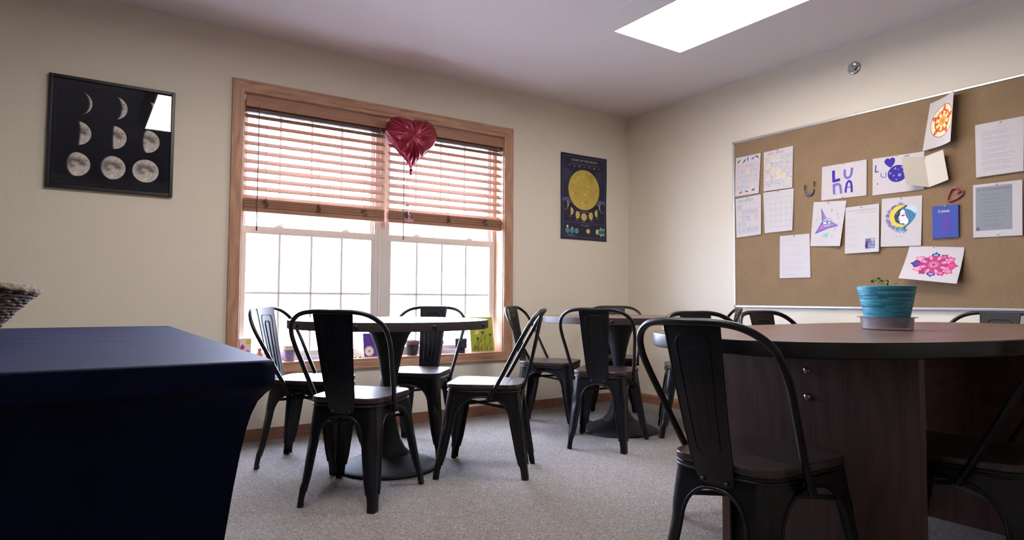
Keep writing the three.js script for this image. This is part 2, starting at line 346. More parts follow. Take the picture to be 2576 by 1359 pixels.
// ------------------------------------------------------------------ sprinkler head on the board wall
{
  const g = thing('sprinkler_head', 'chrome sprinkler head high on the wall above the cork board', 'sprinkler', [0, 2.343, 2.018]);
  const turn = (geo) => geo.rotateZ(Math.PI / 2);
  mesh('escutcheon', turn(lathe([[0.0001, 0], [0.040, 0], [0.0405, 0.004], [0.034, 0.010], [0.026, 0.011], [0.024, 0.006], [0.016, 0.006], [0.0001, 0.006]], 36)), M.steel, g);
  mesh('nozzle', turn(lathe([[0.0001, 0], [0.012, 0.004], [0.012, 0.022], [0.008, 0.026], [0.0001, 0.026]], 20)), M.steel, g);
  mesh('frame_arm', [tube([V(-0.022, 0.011, 0), V(-0.035, 0.014, 0), V(-0.052, 0.004, 0)], 0.0028, 12, 6), tube([V(-0.022, -0.011, 0), V(-0.035, -0.014, 0), V(-0.052, -0.004, 0)], 0.0028, 12, 6)], M.steel, g);
  const d = []; for (let k = 0; k < 9; k++) { const a = k / 9 * Math.PI * 2; d.push(rbox(0.002, 0.012, 0.005, 0, 0.011, 0, 0.0008).rotateX(a).translate(-0.055, 0, 0)); }
  d.push(turn(cyl(0.009, 0.009, 0.003, 16, 0, 0.055, 0)));
  mesh('deflector', d, M.steel, g);
}

// ------------------------------------------------------------------ metal chairs
const CH = 0.826;
function legGeometry(sx, sz) {
  const top = sz > 0 ? [0.168, 0.174] : [0.146, -0.174], foot = sz > 0 ? [0.224, 0.232] : [0.176, -0.232];
  const corner = (y) => { const t = clamp(1 - y / 0.43); return [sx * lerp(top[0], foot[0], t), lerp(top[1], foot[1], t)]; };
  const other = (y, ax) => { const c = corner(y); return Math.abs(ax ? c[1] : c[0]); };                 // half length of the side
  const TX = sz > 0 ? 0.392 : 0.378, TZ = 0.392;                                                        // arch tops of the two sides
  const face = (y, h, top) => {
    if (y < 0.05) return 0.033; if (y < 0.125) return lerp(0.033, 0.045, (y - 0.05) / 0.075);
    const w = lerp(0.045, 0.056, clamp((y - 0.125) / 0.145));
    if (y <= 0.28) return w; if (y >= top) return h;
    return h - (h - w) * (1 - ((y - 0.28) / (top - 0.28)) ** 2.3) ** (1 / 2.3);
  };
  const ys = [0.004, 0.04, 0.068, 0.08, 0.1, 0.12, 0.16, 0.2, 0.23, 0.25, 0.27, 0.28, 0.3, 0.318, 0.334, 0.346, 0.356, 0.364, 0.370, 0.3745, 0.378, 0.382, 0.386, 0.3895, 0.392, 0.405, 0.424];
  const NA = 4, NR = 8, section = (y, inset) => {
    const [cx, cz] = corner(y), hx = other(y, 0), hz = other(y, 1), wx = face(y, hx, TX), wz = face(y, hz, TZ), szz = Math.sign(cz);
    const r = Math.min(0.036, (y < 0.09 ? 0.45 : 0.7) * Math.min(wx, wz)), out = [], X = cx - sx * inset, Z = cz - szz * inset, ri = Math.max(r - inset, 0.004);
    for (let k = 0; k < NA; k++) out.push([lerp(cx - sx * wx, X - sx * ri, k / NA), Z]);
    const dim = 0.010 * Math.exp(-(((y - 0.262) / 0.026) ** 2));
    for (let k = 0; k <= NR; k++) {
      const t = k / NR * Math.PI / 2, dd = dim * Math.exp(-(((k / NR - 0.5) / 0.22) ** 2)) * 0.7;
      out.push([X - sx * ri + sx * ri * Math.sin(t) - sx * dd, Z - szz * ri + szz * ri * Math.cos(t) - szz * dd]);
    }
    const xo = lerp(sz > 0 ? 0.146 : 0.168, sz > 0 ? 0.176 : 0.224, clamp(1 - y / 0.43));                // the other corner of this side
    for (let k = 1; k <= NA; k++) { const zz = lerp(Z - szz * ri, cz - szz * wz, k / NA); out.push([X + sx * (xo - Math.abs(cx)) * Math.abs(cz - zz) / (2 * Math.abs(cz)), zz]); }
    return out;
  };
  const N = NA + NR + 1 + NA - 1, outer = ys.map(y => section(y, 0)), inner = ys.map(y => section(y, 0.004)), ny = ys.length - 1;
  const surf = (S) => gridGeo(N, ny, (u, v) => { const j = Math.round(v * ny), p = S[j][Math.round(u * N)]; return V(p[0], ys[j], p[1]); });
  const strip = (i) => gridGeo(1, ny, (u, v) => { const j = Math.round(v * ny), p = (u ? inner : outer)[j][i]; return V(p[0], ys[j], p[1]); });
  const rim = (i, top) => {                                                    // rolled edge that runs up the leg and round the arch
    const pts = []; for (let j = 2; j < ys.length; j++) { if (ys[j] > top + 0.0003) break; const p = outer[j][i]; pts.push(V(p[0], ys[j], p[1])); }
    return tube(pts, 0.0052, 44, 7);
  };
  return merge([surf(outer), surf(inner), strip(0), strip(N), rim(0, TX), rim(N, TZ)]);
}
const plateProfile = [[0.383, -0.181], [0.42, -0.194], [0.476, -0.210], [0.568, -0.233], [0.661, -0.254], [0.753, -0.273], [0.815, -0.286]];
const plateZ = (y) => { for (let k = 1; k < plateProfile.length; k++) if (y <= plateProfile[k][0] || k === plateProfile.length - 1) { const [a, b] = plateProfile[k - 1], [c, d] = plateProfile[k]; return lerp(b, d, (y - a) / (c - a)); } };
const plateW = (y) => y < 0.42 ? lerp(0.050, 0.060, clamp((y - 0.383) / 0.037)) : lerp(0.060, 0.087, (y - 0.42) / 0.395);
function makeChair() {
  const g = thing('metal_chair', '', 'chair', [0, 0, 0], 0, 'black metal chairs with wooden seats');
  const outline = roundedPoly([[-0.181, 0.186], [0.181, 0.186], [0.157, -0.184], [-0.157, -0.184]], 0.066, 8);
  mesh('seat', boxUV(extrudeUp(outline, 0.4305, 0.452, 0.004), 0), M.seatWood, g);
  const low = outline.map(([x, z]) => [x * 0.985, z * 0.985]);
  mesh('seat_frame', [extrudeUp(low, 0.416, 0.430, 0.003), tube(outline.filter((_, i) => i % 3 === 0).map(([x, z]) => V(x * 0.985, 0.417, z * 0.985)), 0.004, 70, 6, true)], M.metal, g);
  for (const [sx, sz] of [[-1, 1], [1, 1], [-1, -1], [1, -1]]) {
    const l = mesh('leg', legGeometry(sx, sz), M.metal, g);
    const fx = sx * (sz > 0 ? 0.2085 : 0.1605), fz = sz * 0.2165;
    mesh('rubber_foot', rbox(0.022, 0.014, 0.022, fx, 0.007, fz, 0.003), M.rubber, l);
  }
  mesh('cross_brace', [rbox(0.425, 0.014, 0.004, 0, 0.332, 0, 0.001).rotateY(0.84), rbox(0.425, 0.014, 0.004, 0, 0.346, 0, 0.001).rotateY(-0.84)], M.metal, g);
  const half = [[0.1847, 0.3844, -0.0373], [0.1855, 0.4298, -0.0633], [0.1968, 0.5099, -0.1076], [0.2078, 0.5919, -0.1503], [0.2172, 0.6605, -0.187], [0.2182, 0.7128, -0.2165], [0.2085, 0.7545, -0.2390], [0.1836, 0.7835, -0.2589], [0.1486, 0.8033, -0.275], [0.1060, 0.8125, -0.2842], [0.0550, 0.8150, -0.2902]];
  const hoop = [...half.map(p => V(p[0], p[1], p[2])), V(0, 0.8145, -0.2915), ...half.slice().reverse().map(p => V(-p[0], p[1], p[2]))];
  mesh('back_hoop', [tube(hoop, 0.0099, 96, 12), ...[-1, 1].map(s => rbox(0.006, 0.035, 0.022, s * 0.172, 0.395, -0.038, 0.002))], M.metal, g);
  const NY = 24, P = (u, v) => { const y = lerp(0.383, 0.815, v), w = plateW(y); return V(lerp(-w, w, u), y, plateZ(y) - 0.004 * (2 * u - 1) ** 2 * -1); };
  const plate = mesh('backrest', [slab(8, NY, P, V(0, 0.0012, 0.004)), ...[0, 1].map(u => tube([0, 0.15, 0.3, 0.45, 0.6, 0.75, 0.9, 1].map(v => P(u, v).add(V(0, 0, 0.002))), 0.0034, 40, 6))], M.metal, g);
  const ridge = (y0, y1, w0, w1, r0, r1, dz) => {                          // closed loop, a rounded trapezoid that follows the plate
    const pts = [];
    const lo = roundedPoly([[-w0, y0], [w0, y0], [w1, y1], [-w1, y1]], r0, 6), hi = roundedPoly([[-w0, y0], [w0, y0], [w1, y1], [-w1, y1]], r1, 6);
    const ring = [...lo.slice(0, 14), ...hi.slice(14)];
    ring.forEach((p, i) => { const n = ring[(i + 1) % ring.length], d = Math.hypot(n[0] - p[0], n[1] - p[1]), k = Math.max(1, Math.ceil(d / 0.02)); for (let j = 0; j < k; j++) pts.push([lerp(p[0], n[0], j / k), lerp(p[1], n[1], j / k)]); });
    return tube(pts.map(([x, y]) => V(x, y, plateZ(y) + dz)), 0.0019, 160, 5, true);
  };
  mesh('embossed_ridge', [ridge(0.465, 0.780, 0.036, 0.054, 0.03, 0.024, 0.0011), ridge(0.465, 0.780, 0.036, 0.054, 0.03, 0.024, 0.0064), ridge(0.50, 0.748, 0.013, 0.022, 0.012, 0.018, 0.0013), ridge(0.50, 0.748, 0.013, 0.022, 0.012, 0.018, 0.0064)], M.metal, plate);
  const riv = lathe([[0.0001, 0.003], [0.004, 0.0025], [0.0062, 0.0005], [0.0066, -0.002]], 14);
  for (const s of [-1, 1]) {
    mesh('rivet', riv.clone().rotateX(-Math.PI / 2).translate(s * 0.037, 0.397, plateZ(0.397) - 0.002), M.rivet, g);
    mesh('rivet', riv.clone().rotateZ(-s * Math.PI / 2).translate(s * 0.176, 0.384, -0.026), M.rivet, g);
  }
  return g;
}
const chairs = [
  [-2.957, 1.345, 2.335, 'black metal chair with its back to us at the round table by the window'],
  [-2.974, 0.684, 0.839, 'black metal chair between the cloth covered table and the round window table'],
  [-2.262, 1.298, 3.990, 'black metal chair seen side on at the right of the round window table'],
  [-2.341, 0.644, 5.492, 'black metal chair standing against the window behind the round window table'],
  [-1.345, 1.180, 2.163, 'black metal chair with its back to us at the round corner table'],
  [-1.308, 0.578, 0.631, 'black metal chair at the left of the corner table beside the window casing'],
  [-0.705, 0.556, 5.508, 'black metal chair tucked in the room corner behind the corner table'],
  [-0.643, 1.268, 3.914, 'black metal chair right of the corner table, mostly hidden by the nearest chair'],
  [-2.440, 3.000, 1.605, 'nearest large black metal chair, back to us, at the end of the conference table'],
  [-1.880, 3.288, 3.240, 'black metal chair in deep shadow at the right edge beside the laminate leg panel'],
  [-1.838, 2.545, -0.08, 'black metal chair on the window side of the conference table left of its neighbour'],
  [-1.364, 2.555, 0.00, 'black metal chair on the window side of the conference table right of its neighbour'],
  [-0.360, 2.780, -1.571, 'black metal chair at the far end of the conference table against the cork board wall'],
];
{
  const proto = makeChair();
  chairs.forEach(([x, z, a, label], i) => {
    if (!i) { proto.position.set(x, 0, z); proto.rotation.y = a; proto.userData.label = label; } else copyOf(proto, [x, 0, z], a, label);
  });
}

// ------------------------------------------------------------------ round tables
function roundTable(x, z, turn, label, src) {
  if (src) return copyOf(src, [x, 0, z], turn, label);
  const g = thing('round_table', label, 'table', [x, 0, z], turn, 'round pedestal tables'), R = 0.512, Y = 0.762;
  mesh('table_top', boxUV(lathe([[0.0001, Y], [R - 0.012, Y], [R - 0.008, Y - 0.002], [R - 0.008, Y - 0.03], [0.0001, Y - 0.03]], 72), 0), M.tableWood, g);
  mesh('rim_band', lathe([[R - 0.008, Y - 0.001], [R - 0.001, Y - 0.0005], [R, Y - 0.002], [R, Y - 0.040], [R - 0.002, Y - 0.042], [R - 0.012, Y - 0.042], [R - 0.012, Y - 0.03]], 96), M.band, g);
  const bolt = lathe([[0.0001, 0.008], [0.005, 0.0074], [0.0095, 0.0045], [0.0115, 0]], 16).rotateX(Math.PI / 2);
  for (let k = 0; k < 9; k++) { const a = (k * 40 - 17) * Math.PI / 180; const b = mesh('bolt_head', bolt, M.metal, g); b.position.set(Math.sin(a) * (R - 0.001), Y - 0.022, Math.cos(a) * (R - 0.001)); b.rotation.y = a; }
  mesh('pedestal', lathe([[0.125, Y - 0.031], [0.120, Y - 0.05], [0.098, Y - 0.085], [0.076, Y - 0.14], [0.058, Y - 0.21], [0.041, Y - 0.30], [0.031, Y - 0.38], [0.028, 0.33], [0.033, 0.27], [0.046, 0.20], [0.062, 0.140], [0.085, 0.098], [0.115, 0.070]], 56), M.castIron, g);
  mesh('base_plate', lathe([[0.112, 0.072], [0.150, 0.054], [0.200, 0.036], [0.240, 0.021], [0.254, 0.013], [0.258, 0.006], [0.256, 0], [0.0001, 0]], 64), M.castIron, g);
  return g;
}
{
  const t = roundTable(-2.663, 0.975, -0.407, 'round wood topped pedestal table with riveted metal rim by the window');
  roundTable(-0.998, 0.930, -0.538, 'round wood topped pedestal table with riveted metal rim in the room corner', t);
}

// ------------------------------------------------------------------ conference table
const CT = { x: -1.570, z: 3.000, a: 1.071, b: 0.477, y: 0.772 };
{
  const g = thing('conference_table', 'large walnut laminate conference table with black edge and slab legs', 'table', [CT.x, 0, CT.z]);
  const n = 2.8, pts = []; for (let k = 0; k < 120; k++) { const t = k / 120 * Math.PI * 2, c = Math.cos(t), s = Math.sin(t); pts.push([CT.a * Math.sign(c) * Math.abs(c) ** (2 / n), CT.b * Math.sign(s) * Math.abs(s) ** (2 / n)]); }
  mesh('table_top', boxUV(extrudeUp(pts.map(([x, z]) => [x * 0.9975, z * 0.995]), CT.y - 0.030, CT.y, 0.001), 0), M.laminateTop, g);
  const ringPts = (f, y) => pts.map(([x, z]) => { const l = Math.hypot(x, z); return V(x * (1 + f / l), y, z * (1 + f / l)); });
  const prof = [[-0.002, CT.y - 0.0002], [0.0, CT.y - 0.0012], [0.001, CT.y - 0.004], [0.001, CT.y - 0.036], [-0.003, CT.y - 0.040], [-0.03, CT.y - 0.040], [-0.03, CT.y - 0.03]].map(([f, y]) => ringPts(f, y));
  mesh('edge_band', gridGeo(120, prof.length - 1, (u, v) => prof[Math.round(v * (prof.length - 1))][Math.round(u * 120) % 120].clone()), M.edge, g);
  const panel = (px) => boxUV(rbox(0.034, CT.y - 0.041, 0.622, px - CT.x, (CT.y - 0.041) / 2, 0.004, 0.002), 1, px);
  const p1 = mesh('leg_panel', panel(-2.178), M.laminate, g); mesh('leg_panel', panel(-1.115), M.laminate, g);
  mesh('stretcher', boxUV(rbox(1.028, 0.42, 0.03, -0.0815, 0.50, 0.004, 0.002), 0), M.laminate, g);
  const cap = lathe([[0.0001, 0.006], [0.004, 0.0056], [0.0085, 0.0035], [0.0105, 0]], 18).rotateZ(Math.PI / 2);
  for (const y of [0.662, 0.583]) { const b = mesh('bolt_cap', cap, M.steel, p1); b.position.set(-2.1955 - CT.x, y, 0.004); }
}

// ------------------------------------------------------------------ covered folding table
{
  const g = thing('covered_table', 'long folding table under a stretched dark navy cloth', 'table', [0, 0, 0]);
  const x0 = -4.446, x1 = -3.682, z0 = 0.935, z1 = 2.785, Y = 0.745, cx = (x0 + x1) / 2, cz = (z0 + z1) / 2, hx = (x1 - x0) / 2, hz = (z1 - z0) / 2;
  const levels = [[Y, -0.007, 0], [Y - 0.0015, -0.003, 0], [Y - 0.005, -0.0005, 0], [Y - 0.015, 0.0005, 0], [0.706, 0.001, 0], [0.694, 0, 0.002], [0.687, -0.005, 0.006], [0.677, -0.014, 0.016], [0.662, -0.025, 0.032], [0.635, -0.035, 0.048], [0.61, -0.041, 0.058], [0.56, -0.050, 0.078], [0.48, -0.061, 0.10], [0.385, -0.072, 0.12], [0.25, -0.080, 0.125], [0.12, -0.085, 0.11], [0.0, -0.090, 0.06]];
  const NS = 96, section = (off, bow) => {
    const out = [];
    for (let k = 0; k <= NS; k++) {
      const s = (k / NS) * 4, side = Math.floor(s) % 4, t = s - Math.floor(s), e = 2 * t - 1, b = bow * (1 - Math.abs(e) ** 1.6);
      const X = hx + off, Z = hz + off, r = 0.012;
      let p = side === 0 ? [lerp(-X, X, t), Z - b] : side === 1 ? [X - b * 0.9, lerp(Z, -Z, t)] : side === 2 ? [lerp(X, -X, t), -Z + b] : [-X + b * 0.9, lerp(-Z, Z, t)];
      const qx = Math.abs(p[0]) - (X - r), qz = Math.abs(p[1]) - (Z - r);
      if (qx > 0 && qz > 0) { const l = Math.hypot(qx, qz), m = Math.min(1, r / l); p = [Math.sign(p[0]) * (X - r + qx * m), Math.sign(p[1]) * (Z - r + qz * m)]; }
      out.push(p);
    }
    return out;
  };
  const secs = levels.map(l => section(l[1], l[2]));
  const side = gridGeo(NS, levels.length - 1, (u, v) => { const j = Math.round(v * (levels.length - 1)), p = secs[j][Math.round(u * NS)]; return V(cx + p[0], levels[j][0], cz + p[1]); }, (u, v, p) => [u * 5.2, p.y]);
  const topS = section(-0.007, 0);
  const top = gridGeo(NS, 12, (u, v) => { const p = topS[Math.round(u * NS)], f = 1 - v; const x = p[0] * f, z = p[1] * f; return V(cx + x, Y - 0.003 * (1 - f) * (0.6 + 0.4 * Math.sin(x * 9) * Math.cos(z * 5)) + 0.0016 * Math.sin(z * 24 + x * 6) * (1 - f), cz + z); }, (u, v, p) => [p.x, p.z]);
  mesh('stretch_cover', [side, top], M.cloth, g);
  mesh('table_board', rbox(2 * hx - 0.06, 0.028, 2 * hz - 0.06, cx, Y - 0.022, cz, 0.006), flat(0xbdb8b0, 0.6), g);
  for (const [sx, sz] of [[-1, -1], [1, -1], [-1, 1], [1, 1]]) mesh('leg', bar(V(cx + sx * (hx - 0.14), Y - 0.036, cz + sz * (hz - 0.16)), V(cx + sx * (hx - 0.125), 0.0, cz + sz * (hz - 0.125)), 0.013, 12), M.steel, g);
}

// ------------------------------------------------------------------ basket on the covered table
{
  const g = thing('wicker_basket', 'brown woven wicker basket on the cloth covered table', 'basket', [-4.335, 0.7462, 1.62], 0.3);
  const straw = std({ map: dataTex(128, 128, (u, v) => mix3(rgb(0x3a2f2b), rgb(0x9a8674), vnoise(u * 20, v * 20, 20, 20, 7) * 0.7 + 0.3 * vnoise(u * 64, v * 6, 64, 6, 8)), true, [30, 1]), roughness: 0.9 });
  const rows = 15, lean = (x) => -0.12 * x, coils = [];
  const coil = (R, y, r, ph) => { const pts = []; for (let k = 0; k < 90; k++) { const a = k / 90 * Math.PI * 2, w = 0.0035 * Math.sin(a * 22 + ph); pts.push(V((R + w) * Math.cos(a), y + lean(R * Math.cos(a)) * y / 0.17 + 0.002 * Math.sin(a * 22 + ph * 2), (R + w) * Math.sin(a))); } return new THREE.TubeGeometry(new THREE.CatmullRomCurve3(pts, true), 180, r, 6, true); };
  for (let k = 0; k < rows; k++) { const t = k / (rows - 1); coils.push(coil(lerp(0.105, 0.205, t ** 1.15), 0.008 + t * 0.142, 0.0062, k * 1.57)); }
  mesh('woven_body', [...coils, cyl(0.10, 0.10, 0.006, 40, 0, 0.005, 0)], straw, g);
  mesh('braided_rim', [coil(0.211, 0.158, 0.0095, 0.4), coil(0.204, 0.166, 0.009, 2.2)], straw, g);
}

// ------------------------------------------------------------------ print helpers
function moonDisc(x, cx, cy, r, seed, light, dark, phase) {                 // printed photograph of a moon, phase 0..1 lit from the right
  reseed(seed); x.save(); x.beginPath(); x.arc(cx, cy, r, 0, 7); x.clip();
  x.fillStyle = light; x.fillRect(cx - r, cy - r, 2 * r, 2 * r);
  for (let k = 0; k < 46; k++) { const a = rr(0, 6.28), d = r * Math.sqrt(rnd()) * 0.9; x.globalAlpha = rr(0.05, 0.18); x.fillStyle = dark; x.beginPath(); x.ellipse(cx + d * Math.cos(a), cy + d * Math.sin(a) - r * 0.1, r * rr(0.04, 0.24), r * rr(0.04, 0.17), rr(0, 3), 0, 7); x.fill(); }
  for (let k = 0; k < 16; k++) { const a = rr(0, 6.28), d = r * Math.sqrt(rnd()); x.globalAlpha = 0.35; x.fillStyle = '#fff'; x.beginPath(); x.arc(cx + d * Math.cos(a), cy + d * Math.sin(a) + r * 0.2, r * rr(0.015, 0.05), 0, 7); x.fill(); }
  x.globalAlpha = 1; x.restore();
  if (phase < 1) {                                                         // cover the unlit part with the background ink
    x.fillStyle = x.bg; x.beginPath(); x.arc(cx, cy, r + 1.5, Math.PI / 2, Math.PI * 1.5);
    const k = 1 - 2 * phase; x.ellipse(cx, cy, Math.abs(k) * r, r + 1.5, 0, -Math.PI / 2, Math.PI / 2, k < 0); x.fill();
  }
}
function scribble(x, x0, y0, w, lines, gap, col, lw = 1.2) {                // illegible handwriting or small print
  x.strokeStyle = col; x.lineWidth = lw;
  for (let k = 0; k < lines; k++) {
    const W = w * rr(0.65, 1); let px = x0;
    while (px < x0 + W) { const l = rr(6, 22); x.beginPath(); x.moveTo(px, y0 + k * gap); for (let q = 0; q <= l; q += 3) x.lineTo(px + q, y0 + k * gap + rr(-1.6, 1.6)); x.stroke(); px += l + rr(3, 6); }
  }
}
function dots(x, n, w, h, cols, r0, r1) { for (let k = 0; k < n; k++) { x.fillStyle = cols[Math.floor(rnd() * cols.length)]; x.beginPath(); x.arc(rr(0, w), rr(0, h), rr(r0, r1), 0, 7); x.fill(); } }

// ------------------------------------------------------------------ framed moon phases
{
  const g = thing('framed_picture', 'black framed picture of nine moon phases on the beige wall', 'picture', [-3.889, 1.7425, 0]);
  const W = 0.590, H = 0.604, fw = 0.018;
  mesh('frame', [rbox(fw, H, 0.022, -W / 2 + fw / 2, 0, 0.0125), rbox(fw, H, 0.022, W / 2 - fw / 2, 0, 0.0125), rbox(W - 2 * fw, fw, 0.022, 0, H / 2 - fw / 2, 0.0125), rbox(W - 2 * fw, fw, 0.022, 0, -H / 2 + fw / 2, 0.0125), box(W - 0.01, H - 0.01, 0.004, 0, 0, 0.004)], M.frameBlack, g);
  const w = W - 2 * fw, h = H - 2 * fw;
  const cols = [-4.054, -3.891, -3.730], rows = [1.909, 1.745, 1.577], ph = [0.15, 0.26, 0.33, 0.44, 0.54, 0.68, 0.84, 0.92, 1], R = 0.0655;
  const maria = [[-0.30, 0.38, 0.36, 0.24], [0.10, 0.34, 0.26, 0.20], [0.38, 0.28, 0.24, 0.20], [0.55, 0.05, 0.18, 0.20], [-0.50, 0.05, 0.30, 0.34], [-0.22, -0.18, 0.20, 0.16], [0.70, 0.36, 0.10, 0.10], [0.30, 0.05, 0.16, 0.12]];
  const tex = dataTex(768, 786, (u, v) => {                                 // printed photographs of the moon at nine phases
    const wx = -3.889 + (u - 0.5) * w, wy = 1.7425 + (v - 0.5) * h, bg = [0.035, 0.042, 0.105];
    const e = Math.min(u, 1 - u) * w, f = Math.min(v, 1 - v) * h, m = Math.min(e, f);
    if (m > 0.014 && m < 0.018) return [0.14, 0.155, 0.25];
    for (let k = 0; k < 9; k++) {
      const x = (wx - cols[k % 3]) / R, y = (wy - rows[Math.floor(k / 3)]) / R, d = Math.hypot(x, y);
      if (d > 1) continue;
      let a = 0.86; for (const [p, q, rx, ry] of maria) a -= 0.30 * Math.exp(-(((x - p) / rx) ** 2 + ((y - q) / ry) ** 2) * 1.3);
      a += 0.16 * (vnoise((x + 2) * 9, (y + 2) * 9, 99, 99, 5) - 0.5) + 0.10 * (vnoise((x + 2) * 24, (y + 2) * 24, 199, 199, 6) - 0.5);
      a += 0.22 * Math.exp(-(((x - 0.05) / 0.08) ** 2 + ((y + 0.66) / 0.08) ** 2));
      const t0 = (1 - 2 * ph[k]) * Math.sqrt(Math.max(0, 1 - y * y)), lit = ph[k] >= 1 ? 1 : clamp((x - t0 + 0.03) / 0.22), q = lit * lit * (3 - 2 * lit) * clamp((1 - d) / 0.03);
      return mix3(bg, [a, a * 0.965, a * 0.94], q);
    }
    return bg;
  }, true);
  mesh('print', new THREE.PlaneGeometry(w, h).translate(0, 0, 0.0075), phy({ map: tex, roughness: 1, specularIntensity: 0.1 }), g);
  mesh('glass_pane', box(w, h, 0.002, 0, 0, 0.013), M.pictureGlass, g);
}

// ------------------------------------------------------------------ chart of the moon poster
{
  const tex = canvasTex(720, 1024, (x, w, h) => {
    x.bg = '#1a1b3c'; x.fillStyle = x.bg; x.fillRect(0, 0, w, h);
    x.strokeStyle = '#8d8596'; x.lineWidth = 2.5; x.strokeRect(32, 30, w - 64, h - 60); x.beginPath(); x.moveTo(32, 820); x.lineTo(w - 32, 820); x.stroke();
    const ink = '#b9ad92'; x.fillStyle = ink; x.textAlign = 'center'; x.font = 'bold 36px serif'; x.fillText('CHART OF THE MOON', w / 2, 82);
    x.font = '15px serif'; x.fillText('THE PHASES OF THE LUNAR MONTH AS SEEN FROM EARTH', w / 2, 118);
    x.strokeStyle = ink; x.lineWidth = 1; x.setLineDash([4, 4]); x.beginPath(); x.moveTo(120, 138); x.lineTo(600, 138); x.stroke(); x.setLineDash([]);
    for (let k = 0; k < 7; k++) { x.beginPath(); x.arc(130 + k * 77, 138 + (k % 2) * 5, 6 + (k % 3) * 2, 0, 7); x.fill(); }
    reseed(12); scribble(x, 46, 190, 130, 16, 9, '#6d6a86', 2); scribble(x, 540, 190, 130, 16, 9, '#6d6a86', 2);
    x.fillStyle = '#5b5b86'; for (const [a, b] of [[110, 560], [610, 560]]) { x.beginPath(); x.ellipse(a, b, 95, 34, 0, 0, 7); x.fill(); }
    x.fillStyle = x.bg; x.beginPath(); x.arc(360, 420, 256, 0, 7); x.fill();
    moonDisc(x, 360, 420, 243, 77, '#c9b04f', '#8b7736', 1);
    reseed(99); for (let k = 0; k < 60; k++) { x.strokeStyle = 'rgba(110,92,40,.5)'; x.beginPath(); const a = rr(0, 6.28), d = 220 * Math.sqrt(rnd()); x.arc(360 + d * Math.cos(a), 420 + d * Math.sin(a), rr(2, 12), 0, 7); x.stroke(); }
    x.fillStyle = ink; x.font = 'bold 15px serif'; x.fillText('PHASES OF THE MOON', 360, 690);
    const ph = [[75, 612, 0.18, 1], [150, 690, 0.5, 1], [250, 728, 0.75, 1], [360, 745, 1, 1], [478, 728, 0.75, -1], [575, 690, 0.5, -1], [645, 612, 0.18, -1]];
    for (const [a, b, p, s] of ph) { x.save(); x.translate(a, b); x.scale(s, 1); moonDisc(x, 0, 0, 46, 5, '#cdb760', '#8b7736', p); x.restore(); x.fillStyle = ink; x.fillRect(a - 26, b + 58, 52, 4); }
    x.font = 'bold 14px serif'; x.fillText('PHASES OF THE SUN', 380, 850); x.font = '10px serif'; x.fillText('LUNAR ECLIPSE', 380, 864);
    for (let k = 0; k < 3; k++) { x.fillStyle = '#4f8f90'; x.beginPath(); x.arc(100 + k * 72, 920, 33, 0, 7); x.fill(); x.fillStyle = '#e7dcc0'; x.beginPath(); x.arc(100 + k * 72, 872 + k * 16, k === 2 ? 3 : 15 - k * 4, 0, 7); x.fill(); }
    x.fillStyle = '#d8c46a'; for (let k = 0; k < 16; k++) { const a = k / 16 * 6.283; x.beginPath(); x.moveTo(425 + 22 * Math.cos(a - .15), 915 + 22 * Math.sin(a - .15)); x.lineTo(425 + 40 * Math.cos(a), 915 + 40 * Math.sin(a)); x.lineTo(425 + 22 * Math.cos(a + .15), 915 + 22 * Math.sin(a + .15)); x.fill(); }
    x.beginPath(); x.arc(425, 915, 24, 0, 7); x.fill();
    x.fillStyle = '#6fa79a'; x.beginPath(); x.moveTo(570, 885); x.lineTo(688, 868); x.lineTo(688, 962); x.lineTo(570, 945); x.fill(); x.fillStyle = '#41605f'; x.fillRect(590, 896, 98, 38); x.fillStyle = '#cfc36a'; x.beginPath(); x.ellipse(565, 915, 20, 30, 0, 0, 7); x.fill();
    x.fillStyle = '#efe6d0'; for (const b of [866, 960]) { x.beginPath(); x.arc(628, b, 9, 0, 7); x.fill(); }
    x.fillStyle = '#8f88a0'; x.fillRect(90, 968, 130, 4); x.fillRect(110, 978, 90, 3);
  });
  const W = 0.500, H = 0.716, f = (u, v) => V((u - 0.5) * W, (v - 0.5) * H, 0.004 + 0.006 * (0.5 + 0.5 * Math.sin(v * 7 + u * 2)) * Math.abs(u - 0.5) * 2 + 0.004 * v * u);
  const g = solo('moon_poster', slab(14, 16, f, V(0, 0, -0.0008), (u, v) => [u, v]), std({ map: tex, roughness: 0.55 }), 'dark blue poster with a large yellow moon on the wall right of the window', 'poster');
  g.position.set(-0.5155, 1.7300, 0);
}

// ------------------------------------------------------------------ cork board
const BX = -0.0175;
{
  const g = thing('cork_board', 'large cork bulletin board with a thin aluminium frame', 'bulletin board', [0, 0, 0]);
  const z0 = 1.117, z1 = 3.556, y0 = 0.822, y1 = 2.048, f = 0.015;
  mesh('cork_panel', boxUV(box(0.012, y1 - y0 - 0.01, z1 - z0 - 0.01, -0.0105, (y0 + y1) / 2, (z0 + z1) / 2), 2), M.cork, g);
  const rail = (h, d, y, z) => rbox(0.020, h, d, -0.0115, y, z, 0.003);
  mesh('frame_rail', rail(f, z1 - z0, y1 - f / 2, (z0 + z1) / 2), M.alu, g); mesh('frame_rail', rail(f, z1 - z0, y0 + f / 2, (z0 + z1) / 2), M.alu, g);
  mesh('frame_rail', rail(y1 - y0, f, (y0 + y1) / 2, z0 + f / 2), M.alu, g); mesh('frame_rail', rail(y1 - y0, f, (y0 + y1) / 2, z1 - f / 2), M.alu, g);
  for (const [y, z] of [[y0, z0], [y0, z1], [y1, z0], [y1, z1]]) mesh('corner_cap', rbox(0.0225, 0.021, 0.021, -0.0117, y + (y === y0 ? 1 : -1) * 0.0095, z + (z === z0 ? 1 : -1) * 0.0095, 0.004), flat(0x8f8f98, 0.5), g);
}
